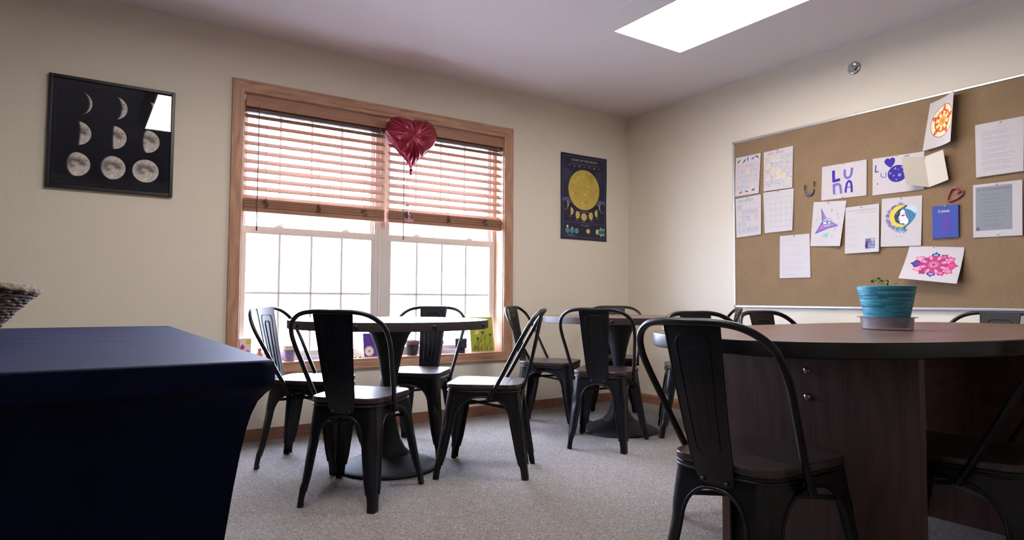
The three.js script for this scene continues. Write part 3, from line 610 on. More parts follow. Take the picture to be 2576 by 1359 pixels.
const pinGeo = merge([lathe([[0.0001, 0.012], [0.005, 0.0115], [0.0056, 0.010], [0.0032, 0.0075], [0.0032, 0.0035], [0.0062, 0.0022], [0.0065, 0.0008], [0.0001, 0.0004]], 14), cyl(0.0005, 0.0005, 0.006, 6, 0, -0.002, 0)]).scale(0.72, 0.8, 0.72).rotateZ(Math.PI / 2);
function pin(z, y, x, what, mat = M.pin) {
  const p = solo('push_pin', pinGeo, mat, 'small clear push pin ' + what, 'push pin', 'push pins in the cork board'); p.position.set(x, y, z);
}
// corners are [z, y]: top left, top right, bottom right, bottom left; lift(u, v) is how far the sheet stands off the cork (v = 1 at the top)
function paper(name, label, C, tex, lift, category = 'paper', base = 0.0016, thick = 0.0005) {
  const f = (u, v) => {
    const t = [lerp(C[0][0], C[1][0], u), lerp(C[0][1], C[1][1], u)], b = [lerp(C[3][0], C[2][0], u), lerp(C[3][1], C[2][1], u)];
    return V(BX - base - (lift ? lift(u, v) : 0), lerp(b[1], t[1], v), lerp(b[0], t[0], v));
  };
  const mat = tex.isMaterial ? tex : std({ map: tex, roughness: 0.85 });
  return solo(name, slab(12, 14, f, V(thick, 0, 0), (u, v) => [u, v]), mat, label, category, 'sheets pinned to the cork board');
}
const sheet = (draw, w = 512, h = 660, bg = '#cac4c6') => canvasTex(w, h, (x) => { x.fillStyle = bg; x.fillRect(0, 0, w, h); draw(x, w, h); });
function bingoGrid(x, x0, y0, w, h, fill) {
  x.strokeStyle = '#77727c'; x.lineWidth = 2;
  for (let k = 0; k <= 5; k++) { x.beginPath(); x.moveTo(x0 + w * k / 5, y0); x.lineTo(x0 + w * k / 5, y0 + h); x.moveTo(x0, y0 + h * k / 5); x.lineTo(x0 + w, y0 + h * k / 5); x.stroke(); }
  for (let i = 0; i < 5; i++) for (let j = 0; j < 5; j++) fill(x0 + w * i / 5, y0 + h * j / 5, w / 5, h / 5, i, j);
}
const inks = ['#c2415a', '#2f5b9b', '#2d8a92', '#d07a2e', '#7a3f8f', '#3b4a6b', '#b06a80'];
const feather = (x, a, b, l, w, rot, c) => { x.save(); x.translate(a, b); x.rotate(rot); x.fillStyle = c; x.beginPath(); x.ellipse(0, 0, l, w, 0, 0, 7); x.fill(); x.strokeStyle = '#1d2a44'; x.lineWidth = 2; x.beginPath(); x.moveTo(-l, 0); x.lineTo(l * 1.3, 0); x.stroke(); x.restore(); };
paper('bingo_sheet', 'bingo sheet with coloured feathers drawn at its top, leftmost on the cork board', [[1.146, 1.924], [1.357, 1.923], [1.336, 1.639], [1.1345, 1.638]], sheet((x, w, h) => {
  reseed(21);
  [[60, 70, '#3f6b4c', -.7], [180, 80, '#2f4f8f', -.8], [250, 55, '#2b7fb4', 1.5], [360, 60, '#8d5aa0', -.6], [440, 45, '#46506e', .6]].forEach(([a, b, c, r]) => feather(x, a, b, 38, 13, r, c));
  dots(x, 14, w, 110, ['#5d2a6e', '#7c3b78'], 3, 6);
  bingoGrid(x, 30, 130, 450, 430, (a, b, c, d) => { const k = rnd(); if (k < .25) { x.fillStyle = ['#ddd0b8', '#c3c8d2', '#d8c3c6'][Math.floor(rnd() * 3)]; x.fillRect(a + 4, b + 4, c - 8, d - 8); } scribble(x, a + 10, b + 22, c - 22, 3, 18, inks[Math.floor(rnd() * inks.length)], 4); });
  [[120, 605, '#a03a5a', -.4], [250, 600, '#3a6a70', .3], [390, 590, '#3c2a7a', -.2]].forEach(([a, b, c, r]) => feather(x, a, b, 34, 13, r, c));
}), (u, v) => 0.004 * u * u);
paper('bingo_sheet', 'bingo sheet headed 2025 Bingo with a heart in its corner', [[1.381, 1.922], [1.606, 1.926], [1.597, 1.641], [1.378, 1.643]], sheet((x, w, h) => {
  reseed(22); x.fillStyle = '#a85a86'; x.font = 'italic 54px serif'; x.fillText('2025  Bingo', 60, 66); x.font = '52px serif'; x.fillStyle = '#8a5a9a'; x.fillText('♡', 425, 60);
  bingoGrid(x, 28, 100, 456, 490, (a, b, c, d, i, j) => { const k = rnd(); if (k < .4) { x.fillStyle = ['#dbcdbf', '#d9c5c9', '#c7cbd6', '#d6d0b2'][Math.floor(rnd() * 4)]; x.fillRect(a + 4, b + 4, c - 8, d - 8); } scribble(x, a + 10, b + 24, c - 24, 3, 20, inks[Math.floor(rnd() * inks.length)], 3.6); if (i === 0 && j === 2) { x.strokeStyle = '#3f8a5a'; x.lineWidth = 4; x.beginPath(); x.moveTo(a, b); x.lineTo(a + c, b + d); x.moveTo(a + c, b); x.lineTo(a, b + d); x.stroke(); } });
  dots(x, 12, w, h, ['#5d2a7e'], 4, 8); scribble(x, 350, 625, 120, 1, 10, '#333', 3);
}), (u, v) => 0.003 + 0.003 * (1 - v));
paper('bingo_sheet', 'hand written bingo sheet headed 2025 BINGO in blue letters', [[1.139, 1.620], [1.354, 1.627], [1.353, 1.341], [1.148, 1.332]], sheet((x, w, h) => {
  reseed(23); x.fillStyle = '#2d86a8'; x.font = '58px sans-serif'; x.fillText('2025 BINGO', 40, 76);
  bingoGrid(x, 40, 110, 430, 490, (a, b, c, d) => { if (rnd() < .72) scribble(x, a + 9, b + 22, c - 20, 4, 18, ['#c2415a', '#2d7fa8', '#2f5b9b'][Math.floor(rnd() * 3)], 4.6); });
}), (u, v) => 0.004 * (1 - v) + 0.003 * u);
paper('grid_sheet', 'pale sheet with an empty pencil grid on the cork board', [[1.372, 1.636], [1.606, 1.635], [1.594, 1.349], [1.380, 1.347]], sheet((x) => { reseed(24); scribble(x, 60, 60, 180, 1, 10, '#c9c3cc', 2); bingoGrid(x, 30, 110, 450, 470, (a, b, c) => scribble(x, a + 10, b + 26, c - 22, 2, 20, '#cdc8d2', 1.4)); }), (u, v) => 0.006 * (1 - v) * u, 'paper', 0.0034);
paper('typed_page', 'plain typed page pinned low on the left of the cork board', [[1.496, 1.317], [1.712, 1.317], [1.717, 1.026], [1.492, 1.026]], sheet((x) => { reseed(25); for (const [a, n] of [[60, 3], [150, 2], [250, 4], [390, 3], [480, 4]]) scribble(x, 40, a, 420, n, 22, '#a49ea8', 2.2); scribble(x, 110, 615, 240, 1, 10, '#8e8896', 2.5); }), (u, v) => 0.003 * (1 - v));
const LUNA = (x, w, h) => { };
paper('luna_drawing', 'drawing of the letters LUNA in purple on dotted white paper', [[1.807, 1.745], [2.094, 1.744], [2.089, 1.522], [1.797, 1.526]], sheet((x, w, h) => {
  reseed(26); dots(x, 150, w, h, ['#4a4464', '#6a6480', '#8d88a6'], 1.8, 3.4); x.lineCap = 'butt'; x.lineJoin = 'round';
  x.strokeStyle = '#3a1f96'; x.lineWidth = 42; x.beginPath(); x.moveTo(172, 78); x.lineTo(178, 232); x.lineTo(272, 222); x.stroke();
  x.strokeStyle = '#6f67b0'; x.lineWidth = 34; x.beginPath(); x.moveTo(335, 90); x.lineTo(336, 165); x.quadraticCurveTo(346, 225, 396, 212); x.quadraticCurveTo(438, 200, 438, 78); x.stroke();
  x.beginPath(); x.moveTo(180, 270); x.lineTo(190, 425); x.stroke(); x.beginPath(); x.moveTo(178, 330); x.quadraticCurveTo(210, 262, 258, 290); x.quadraticCurveTo(285, 310, 288, 425); x.stroke();
  x.strokeStyle = '#3a1f96'; x.lineWidth = 30; x.beginPath(); x.moveTo(352, 420); x.quadraticCurveTo(360, 262, 400, 262); x.quadraticCurveTo(440, 265, 438, 425); x.stroke(); x.lineWidth = 12; x.beginPath(); x.moveTo(352, 350); x.lineTo(440, 345); x.stroke();
}, 640, 492), (u, v) => 0.003 * u);
paper('flower_drawing', 'drawing of a dotted purple pot and letters, half hidden behind the open card', [[2.129, 1.741], [2.417, 1.733], [2.412, 1.514], [2.124, 1.516]], sheet((x, w, h) => {
  x.strokeStyle = '#3a2a8e'; x.lineWidth = 15; x.beginPath(); x.moveTo(42, 92); x.lineTo(36, 182); x.lineTo(78, 180); x.stroke();
  x.strokeStyle = '#7a70b8'; x.lineWidth = 13; x.beginPath(); x.moveTo(108, 205); x.lineTo(112, 250); x.quadraticCurveTo(140, 282, 172, 262); x.lineTo(172, 200); x.stroke();
  x.fillStyle = '#32238e'; x.beginPath(); x.ellipse(318, 240, 122, 112, 0, 0, 7); x.fill();
  x.beginPath(); x.moveTo(225, 148); x.quadraticCurveTo(130, 80, 160, 40); x.quadraticCurveTo(190, 5, 220, 38); x.quadraticCurveTo(255, 0, 285, 40); x.quadraticCurveTo(300, 90, 240, 148); x.fill();
  x.fillStyle = '#8f86cc'; for (const [a, b, r] of [[290, 170, 15], [375, 165, 14], [228, 225, 14], [330, 190, 9], [345, 262, 22], [272, 262, 12], [400, 225, 16], [305, 318, 12]]) { x.beginPath(); x.arc(a, b, r, 0, 7); x.fill(); }
  x.strokeStyle = '#9a92c8'; x.lineWidth = 26; x.beginPath(); x.arc(440, 75, 52, 2.4, 5.2); x.stroke(); x.fillStyle = '#4a3aa0'; x.beginPath(); x.arc(66, 345, 9, 0, 7); x.fill();
}, 640, 492), (u, v) => 0.002 * (1 - v));
paper('star_drawing', 'drawing of a purple three pointed star with an eye', [[1.745, 1.522], [1.963, 1.506], [1.926, 1.219], [1.720, 1.233]], sheet((x, w, h) => {
  reseed(28);
  const tri = (s, c) => { x.fillStyle = c; x.beginPath(); const P = [[130, 90], [230, 250], [440, 365], [270, 400], [60, 480], [165, 300]]; P.forEach(([a, b], i) => { const X = 240 + (a - 240) * s, Y = 320 + (b - 320) * s; i ? x.lineTo(X, Y) : x.moveTo(X, Y); }); x.closePath(); x.fill(); };
  tri(1.0, '#2f4a98'); tri(0.86, '#9a6ab8'); tri(0.62, '#b07ab0');
  x.fillStyle = '#a86aa8'; for (let k = 0; k < 14; k++) { const a = k / 14 * 6.283; x.beginPath(); x.moveTo(245 + 62 * Math.cos(a - .2), 315 + 52 * Math.sin(a - .2)); x.lineTo(245 + 108 * Math.cos(a), 315 + 92 * Math.sin(a)); x.lineTo(245 + 62 * Math.cos(a + .2), 315 + 52 * Math.sin(a + .2)); x.fill(); }
  x.fillStyle = '#a9b4d2'; x.beginPath(); x.ellipse(245, 312, 72, 56, 0, 0, 7); x.fill();
  x.fillStyle = '#e9ecf2'; x.strokeStyle = '#22304e'; x.lineWidth = 8; x.beginPath(); x.moveTo(165, 322); x.quadraticCurveTo(240, 262, 318, 318); x.quadraticCurveTo(240, 360, 165, 322); x.fill(); x.stroke();
  x.fillStyle = '#6f9ac0'; x.beginPath(); x.arc(250, 312, 22, 0, 7); x.fill(); x.fillStyle = '#16203a'; x.beginPath(); x.arc(250, 312, 9, 0, 7); x.fill();
  x.lineWidth = 3.5; for (const [a, b, c] of [[90, 240, '#6fb5ac'], [300, 130, '#6a5a8a'], [400, 190, '#8a6aa0'], [420, 240, '#a06a80'], [390, 410, '#8a6aa0'], [200, 510, '#a06a90'], [350, 520, '#a87aa8'], [420, 340, '#8a7ab0']]) { x.strokeStyle = c; x.beginPath(); for (let t = 0; t < 9; t += .3) x.lineTo(a + t * 3.2 * Math.cos(t), b + t * 3.2 * Math.sin(t)); x.stroke(); }
  x.fillStyle = '#7cc0ba'; x.beginPath(); x.arc(250, 500, 34, 0, 7); x.fill(); dots(x, 16, w, h, ['#3a4a70'], 4, 6);
}), (u, v) => 0.030 * Math.max(0, u - 0.55) * (1 - v) + 0.006 * (1 - v));
paper('notice_sheet', 'typed two column notice with a small photograph at its lower right', [[1.958, 1.461], [2.163, 1.462], [2.162, 1.170], [1.948, 1.169]], sheet((x, w, h) => {
  reseed(29); x.fillStyle = '#8b8494'; x.font = '27px serif'; x.fillText("Phenomenal Woman's Appreciation Group", 28, 70, 440); x.font = '16px serif'; x.fillText('Announcement for women of the group', 150, 104);
  for (const a of [170, 270, 350, 430, 520]) scribble(x, 26, a, 190, 4, 16, '#9d97a3', 2.0);
  x.strokeStyle = '#cbc5cf'; x.lineWidth = 2; x.beginPath(); x.moveTo(262, 140); x.lineTo(256, 600); x.stroke(); scribble(x, 330, 170, 110, 1, 10, '#a7a1b2', 1.8);
  scribble(x, 310, 390, 60, 1, 10, '#8d86a0', 2); scribble(x, 310, 415, 120, 3, 15, '#b9b3c2', 1.6);
  x.fillStyle = '#5f6f96'; x.fillRect(310, 468, 142, 140); for (const [a, b, c, d, e] of [[310, 500, 46, 108, '#3a3a68'], [345, 520, 40, 60, '#b06a8a'], [390, 470, 60, 40, '#b7a7b0'], [360, 560, 92, 48, '#7e93ac'], [322, 548, 26, 26, '#20244a'], [400, 520, 40, 30, '#8fa3b8']]) { x.fillStyle = e; x.beginPath(); x.ellipse(a + c / 2, b + d / 2, c / 2, d / 2, 0.2, 0, 7); x.fill(); }
}), (u, v) => 0.012 * (1 - v) * u + 0.002, 'paper', 0.0030);
paper('moon_woman_drawing', 'drawing of a woman with blue hair beside a yellow crescent moon', [[2.178, 1.488], [2.401, 1.481], [2.391, 1.191], [2.167, 1.199]], sheet((x, w, h) => {
  reseed(30);
  for (let k = 0; k < 120; k++) { const a = rr(1.2, 5.2); x.fillStyle = `rgba(${70 + rr(0, 40)},${50 + rr(0, 40)},${110 + rr(0, 40)},.22)`; x.beginPath(); x.arc(235 + rr(120, 170) * Math.cos(a), 270 + rr(130, 190) * Math.sin(a), rr(8, 26), 0, 7); x.fill(); }
  x.fillStyle = '#2f4150'; x.beginPath(); x.arc(262, 255, 150, 0, 7); x.fill(); x.fillStyle = '#c9d6ea'; x.beginPath(); x.ellipse(370, 200, 86, 80, 0, 0, 7); x.fill();
  x.fillStyle = '#d9c24f'; x.beginPath(); x.arc(255, 255, 148, 0.9, 5.1); x.quadraticCurveTo(120, 200, 185, 320); x.quadraticCurveTo(230, 380, 348, 372); x.fill();
  dots(x, 0, w, h, ['#fff'], 1, 2); x.fillStyle = '#f4eef0'; for (let k = 0; k < 26; k++) { x.beginPath(); x.arc(rr(170, 270), rr(130, 330), rr(2, 5), 0, 7); x.fill(); }
  x.fillStyle = '#f0e9ea'; x.beginPath(); x.moveTo(262, 165); x.quadraticCurveTo(232, 210, 246, 235); x.lineTo(222, 272); x.lineTo(236, 280); x.lineTo(228, 300); x.lineTo(240, 312); x.lineTo(238, 340); x.quadraticCurveTo(250, 362, 290, 352); x.lineTo(320, 390); x.lineTo(350, 340); x.lineTo(340, 190); x.closePath(); x.fill();
  x.fillStyle = '#7a3f78'; x.beginPath(); x.ellipse(282, 248, 24, 10, -0.1, 0, 7); x.fill(); x.strokeStyle = '#6a5a70'; x.lineWidth = 4; x.beginPath(); x.moveTo(262, 222); x.lineTo(310, 216); x.moveTo(240, 312); x.lineTo(262, 316); x.stroke();
  const hair = ['#2a7f9e', '#25407a', '#9a8ac4', '#1f6a8a', '#5fb0bc', '#3a2f74', '#2a90a8']; x.lineCap = 'round';
  for (let k = 0; k < 15; k++) { x.strokeStyle = hair[k % 7]; x.lineWidth = 17; x.beginPath(); x.moveTo(268 + k * 5, 150 + k * 2); x.bezierCurveTo(330 + k * 8, 150 + k * 4, 300 + k * 9, 260 + k * 3, 360 + k * 5, 300 - k * 3); x.bezierCurveTo(390, 330 + k * 2, 350 - k * 3, 350 + k * 4, 330 - k * 6, 380 + k * 4); x.stroke(); }
  for (let k = 0; k < 5; k++) { x.strokeStyle = hair[(k * 2) % 7]; x.lineWidth = 13; x.beginPath(); for (let t = 0; t < 8; t += .3) x.lineTo(215 + k * 24 + t * 4 * Math.cos(t), 425 + (k % 2) * 22 + t * 4 * Math.sin(t)); x.stroke(); }
  x.fillStyle = '#d8a4b4'; x.beginPath(); x.arc(335, 420, 20, 0, 7); x.fill(); scribble(x, 160, 530, 160, 1, 10, '#7a7488', 3);
}), (u, v) => 0.006 * (1 - v));
paper('sun_mandala_drawing', 'curled sheet with a red and yellow sun turtle mandala at the top of the board', [[2.455, 2.000], [2.595, 2.036], [2.576, 1.750], [2.418, 1.731]], sheet((x, w, h) => {
  reseed(31); x.save(); x.translate(290, 320); x.scale(1, 1.0);
  x.fillStyle = '#efe9c2'; x.beginPath(); x.arc(0, 0, 212, 0, 7); x.fill(); x.strokeStyle = '#b83a34'; x.lineWidth = 9; x.stroke();
  for (let k = 0; k < 40; k++) { x.fillStyle = rnd() < .3 ? '#d8cf4a' : '#b9c0c8'; x.beginPath(); const a = rr(0, 6.28), d = rr(155, 200); x.arc(d * Math.cos(a), d * Math.sin(a), rr(3, 9), 0, 7); x.fill(); }
  x.fillStyle = '#c94a2e'; for (let k = 0; k < 5; k++) { const a = -1.5 + k * 1.2566; x.save(); x.rotate(a); x.beginPath(); x.ellipse(165, 0, 42, 26, 0, 0, 7); x.fill(); x.fillStyle = '#e8964a'; x.beginPath(); x.arc(172, -4, 10, 0, 7); x.fill(); x.fillStyle = '#c94a2e'; x.restore(); }
  x.beginPath(); x.arc(0, 0, 146, 0, 7); x.fill(); x.fillStyle = '#ecdf86'; for (let k = 0; k < 8; k++) { x.save(); x.rotate(k * 0.785 + .2); x.beginPath(); x.moveTo(62, -14); x.lineTo(126, -30); x.lineTo(126, 30); x.lineTo(62, 14); x.fill(); x.restore(); }
  x.fillStyle = '#f4efe0'; for (let k = 0; k < 24; k++) { x.save(); x.rotate(k * 0.2618); x.fillRect(48, -5, 38, 8); x.restore(); }
  x.fillStyle = '#e39a32'; x.beginPath(); x.arc(0, 0, 58, 0, 7); x.fill(); x.fillStyle = '#d8772a'; x.beginPath(); x.arc(0, 0, 24, 0, 7); x.fill(); x.restore();
}), (u, v) => 0.055 * Math.max(0, u - 0.35) ** 2 * 2.2 + 0.012 * (1 - v) + 0.010 * (1 - u) * (1 - v), 'paper', 0.003);
{ // open folded card
  const draw = (x, w, h) => { reseed(32); scribble(x, 470, 150, 70, 1, 10, '#b3adb4', 2.5); scribble(x, 500, 190, 60, 1, 10, '#c0bac0', 2); x.strokeStyle = '#c9c0c8'; x.lineWidth = 3; for (const [a, b] of [[520, 320], [560, 370]]) { x.beginPath(); for (let t = 0; t < 12; t += .3) x.lineTo(a + t * 3 * Math.cos(t), b + t * 2 * Math.sin(t)); x.stroke(); } };
  const g = thing('folded_card', 'blank cream greeting card hanging open over the purple pot drawing', 'card', [0, 0, 0], 0);
  const tex = sheet(draw, 700, 480, '#d2cbbf'), mat = std({ map: tex, roughness: 0.85 });
  const half = (A, B, C, D, la, lb, u0) => slab(8, 8, (u, v) => { const t = [lerp(A[0], B[0], u), lerp(A[1], B[1], u)], b = [lerp(D[0], C[0], u), lerp(D[1], C[1], u)]; return V(BX - 0.006 - lerp(la, lb, u), lerp(b[1], t[1], v), lerp(b[0], t[0], v)); }, V(0.0006, 0, 0), (u, v) => [(u + u0) / 2, v]);
  mesh('card_leaf', half([2.315, 1.712], [2.419, 1.700], [2.441, 1.521], [2.340, 1.548], 0.050, 0.002, 0), mat, g);
  mesh('card_leaf', half([2.419, 1.700], [2.529, 1.716], [2.552, 1.544], [2.441, 1.521], 0.002, 0.035, 1), mat, g);
}
paper('letter_page', 'typed letter page with dense paragraphs at the right of the cork board', [[2.671, 1.827], [2.888, 1.827], [2.882, 1.542], [2.673, 1.540]], sheet((x) => { reseed(33); scribble(x, 180, 66, 150, 1, 10, '#8e8a98', 2.2); for (const [a, n] of [[105, 4], [185, 3], [250, 4], [330, 3], [395, 4], [475, 4], [555, 3]]) scribble(x, 70, a, 370, n, 16, '#77737f', 2.6); }, 512, 660, '#c9c4c7'), (u, v) => 0.010 * (1 - v));
paper('poem_page', 'poem page headed An Ode To Fearless Women on a grey panel', [[2.654, 1.502], [2.873, 1.499], [2.868, 1.213], [2.650, 1.217]], sheet((x, w, h) => {
  reseed(34); x.fillStyle = '#8d9098'; x.fillRect(28, 34, 384, 545); x.fillStyle = '#4f535c'; x.textAlign = 'center'; x.font = '34px serif'; x.fillText('An Ode To Fearless Women', 222, 84, 356);
  x.textAlign = 'left'; for (const [a, n] of [[130, 2], [182, 2], [228, 2], [272, 2], [316, 2], [360, 2], [406, 2], [452, 2], [502, 3]]) for (let k = 0; k < n; k++) { const ww = rr(150, 300); scribble(x, 220 - ww / 2, a + k * 15, ww, 1, 10, '#5b5f68', 2.6); }
  x.strokeStyle = '#2f3550'; x.lineWidth = 8; x.beginPath(); x.arc(50, 556, 16, 0, 7); x.stroke(); x.fillStyle = '#2f3550'; x.beginPath(); x.arc(50, 558, 6, 0, 7); x.fill(); scribble(x, 190, 545, 70, 1, 10, '#5f636c', 2.4);
}), (u, v) => 0.008 * (1 - v) * Math.abs(u - 0.4) + 0.001);
paper('luna_canvas', 'small blue painted canvas lettered Luna with a purple fern', [[2.456, 1.409], [2.585, 1.405], [2.582, 1.226], [2.453, 1.226]], canvasTex(384, 540, (x, w, h) => {
  reseed(35); x.fillStyle = '#3d4f9e'; x.fillRect(0, 0, w, h); for (let k = 0; k < 260; k++) { x.strokeStyle = `rgba(${40 + rr(0, 50)},${60 + rr(0, 40)},${150 + rr(0, 40)},.25)`; x.lineWidth = rr(2, 7); const y = rr(0, h), a = rr(0, w); x.beginPath(); x.moveTo(a, y); x.lineTo(a + rr(30, 120), y + rr(-3, 3)); x.stroke(); }
  x.fillStyle = '#d9cfe0'; x.font = 'bold 66px serif'; x.fillText('Luna', 86, 112);
  x.fillStyle = '#6a3aa0'; for (let k = 0; k < 60; k++) { const t = k / 60, s = k % 2 ? 1 : -1; x.beginPath(); x.ellipse(210 - 30 * t * t + s * rr(8, 74) * Math.sin(Math.PI * (0.12 + 0.8 * t)), 160 + 300 * t, 15, 9, s * 0.6, 0, 7); x.fill(); }
  x.strokeStyle = '#6a3aa0'; x.lineWidth = 5; x.beginPath(); x.moveTo(210, 150); x.quadraticCurveTo(190, 380, 240, 500); x.stroke();
}), null, 'painting', 0.011, 0.0105);
paper('mandala_drawing', 'pink and purple mandala drawing curling off the cork board', [[2.327, 1.193], [2.606, 1.168], [2.583, 0.968], [2.292, 1.006]], sheet((x, w, h) => {
  reseed(36); x.translate(w / 2 + 20, h / 2 + 10); x.scale(1.28, 1);
  const pet = (n, r, l, wd, c, o = 0) => { x.fillStyle = c; for (let k = 0; k < n; k++) { x.save(); x.rotate(k / n * 6.283 + o); x.beginPath(); x.moveTo(r, 0); x.quadraticCurveTo(r + l * 0.5, wd, r + l, 0); x.quadraticCurveTo(r + l * 0.5, -wd, r, 0); x.fill(); x.restore(); } };
  const lotus = (ang, r, sz, c, c2) => { x.save(); x.rotate(ang); x.translate(r, 0); x.fillStyle = c; x.beginPath(); x.moveTo(sz, 0); x.quadraticCurveTo(sz * 0.45, sz * 0.25, sz * 0.35, sz * 0.75); x.quadraticCurveTo(-sz * 0.4, sz * 0.8, -sz * 0.6, 0); x.quadraticCurveTo(-sz * 0.4, -sz * 0.8, sz * 0.35, -sz * 0.75); x.quadraticCurveTo(sz * 0.45, -sz * 0.25, sz, 0); x.fill(); if (c2) { x.fillStyle = c2; x.beginPath(); x.ellipse(0, 0, sz * 0.42, sz * 0.4, 0, 0, 7); x.fill(); } x.restore(); };
  lotus(1.57, 128, 50, '#3f2f80', '#8fa0d4'); lotus(-1.57, 128, 50, '#3f2f80', '#8fa0d4');
  for (const [t, c, c2] of [[2.55, '#8f9fd0', '#b9b0d8'], [-2.55, '#7f90c8', '#c08ab0'], [2.2, '#a02f6a', null], [-0.95, '#9a2a68', '#c86a9a'], [0.95, '#a03070', '#d07aa6']]) lotus(t, 136, 46, c, c2);
  for (const t of [2.65, -2.65]) lotus(t, 152, 52, '#de7f96', '#eba6b2'); for (const t of [0.52, -0.52]) lotus(t, 158, 52, '#cf4f84', '#e08aa8');
  lotus(Math.PI, 150, 66, '#3c2a86', '#6a3a96'); lotus(0, 152, 66, '#c23a78', '#d0508a');
  x.fillStyle = '#c93476'; x.beginPath(); x.ellipse(0, 0, 122, 118, 0, 0, 7); x.fill();
  pet(8, 62, 74, 40, '#d86a98', 0.39); pet(8, 70, 50, 18, '#e9a9bc', 0.39); pet(8, 16, 108, 36, '#7a1f58'); pet(8, 26, 84, 25, '#d65a92'); pet(8, 42, 54, 13, '#8a2a66'); pet(8, 8, 44, 15, '#e58fb0', 0.39); x.fillStyle = '#a01850'; x.beginPath(); x.arc(0, 0, 13, 0, 7); x.fill();
}, 640, 480), (u, v) => 0.052 * (1 - v) ** 1.6 + 0.014 * (1 - u) * (1 - v), 'paper', 0.002);
// push pins at the tops of the sheets
[[1.492, 1.916, 0.004, 'holding the 2025 Bingo sheet with the heart'], [1.488, 1.629, 0.003, 'holding the empty grid sheet'], [1.245, 1.614, 0.003, 'holding the blue lettered bingo sheet'], [1.604, 1.309, 0.002, 'holding the plain typed page low on the left'],
 [1.945, 1.742, 0.003, 'at the top of the LUNA letter drawing'], [1.940, 1.530, 0.003, 'at the bottom of the LUNA letter drawing'], [2.265, 1.736, 0.002, 'above the dotted purple pot drawing'], [1.845, 1.506, 0.003, 'above the star and eye drawing'], [2.058, 1.452, 0.005, 'above the two column notice'], [2.288, 1.479, 0.003, 'above the moon woman drawing'],
 [2.531, 1.985, 0.008, 'through the curled sun mandala sheet'], [2.787, 1.818, 0.003, 'above the dense letter page'], [2.762, 1.491, 0.003, 'at the top of the poem page'], [2.762, 1.224, 0.004, 'at the bottom of the poem page'], [2.522, 1.402, 0.013, 'at the top of the small blue canvas'], [2.455, 1.178, 0.004, 'above the pink mandala drawing'], [2.420, 1.694, 0.010, 'in the fold of the open card'], [2.572, 1.498, 0.006, 'at the top of the pink yarn heart'],
 [1.724, 1.840, 0.001, 'alone on the cork above the hanging necklace']].forEach(([z, y, off, w]) => pin(z, y, BX - off, w));
{ // necklace that hangs from the lone pin
  const g = thing('bead_necklace', 'thin cord necklace with a purple crescent hanging on bare cork', 'necklace', [BX - 0.004, 0, 0]);
  const Z = 1.720, pts = [V(0, 1.838, 1.724), V(0, 1.76, 1.700), V(0, 1.66, 1.686), V(0, 1.618, 1.687)], pts2 = [V(0, 1.838, 1.724), V(0, 1.76, 1.741), V(0, 1.68, 1.752), V(0, 1.632, 1.752)];
  mesh('cord', [tube(pts, 0.0004, 30, 5), tube(pts2, 0.0004, 30, 5)], flat(0xa98c6c), g);
  const bead = new THREE.SphereGeometry(0.0056, 10, 8), green = flat(0x3f6a48, 0.4);
  for (const [y, z] of [[1.640, 1.686], [1.629, 1.686], [1.618, 1.687], [1.655, 1.753], [1.644, 1.752], [1.633, 1.752]]) { const b = mesh('bead', bead, green, g); b.position.set(-0.004, y, z); }
  const cres = []; for (let k = 0; k <= 16; k++) { const t = Math.PI + k / 16 * Math.PI; cres.push([0.033 * Math.cos(t), 0.044 * Math.sin(t)]); } for (let k = 16; k >= 0; k--) { const t = Math.PI + k / 16 * Math.PI; cres.push([0.031 * Math.cos(t), 0.029 * Math.sin(t)]); }
  mesh('crescent', new THREE.ExtrudeGeometry(shapeOf(cres), { depth: 0.004, bevelEnabled: true, bevelThickness: 0.001, bevelSize: 0.001, bevelSegments: 1 }).rotateY(-Math.PI / 2).translate(-0.001, 1.609, 1.7195), flat(0x4a3a6a, 0.5), g);
}
{ // yarn heart
  const pts = [[2.566, 1.498], [2.554, 1.494], [2.540, 1.470], [2.531, 1.440], [2.538, 1.430], [2.562, 1.433], [2.590, 1.447], [2.607, 1.466], [2.606, 1.478], [2.594, 1.480], [2.580, 1.468], [2.584, 1.482], [2.578, 1.496]].map(([z, y]) => V(BX - 0.006, y, z));
  const curve = new THREE.CatmullRomCurve3(pts, true, 'centripetal'), wrap = []; for (let k = 0; k < 220; k++) { const p = curve.getPoint(k / 220), a = k * 1.1; wrap.push(V(p.x + 0.0036 * Math.cos(a), p.y + 0.0036 * Math.sin(a), p.z + 0.001 * Math.sin(a * 2))); }
  solo('yarn_heart', [tube(pts, 0.0038, 120, 8, true), new THREE.TubeGeometry(new THREE.CatmullRomCurve3(wrap, true), 700, 0.0013, 5, true)], flat(0xb8506e, 0.9), 'small pink yarn wrapped heart above the blue canvas', 'ornament');
}

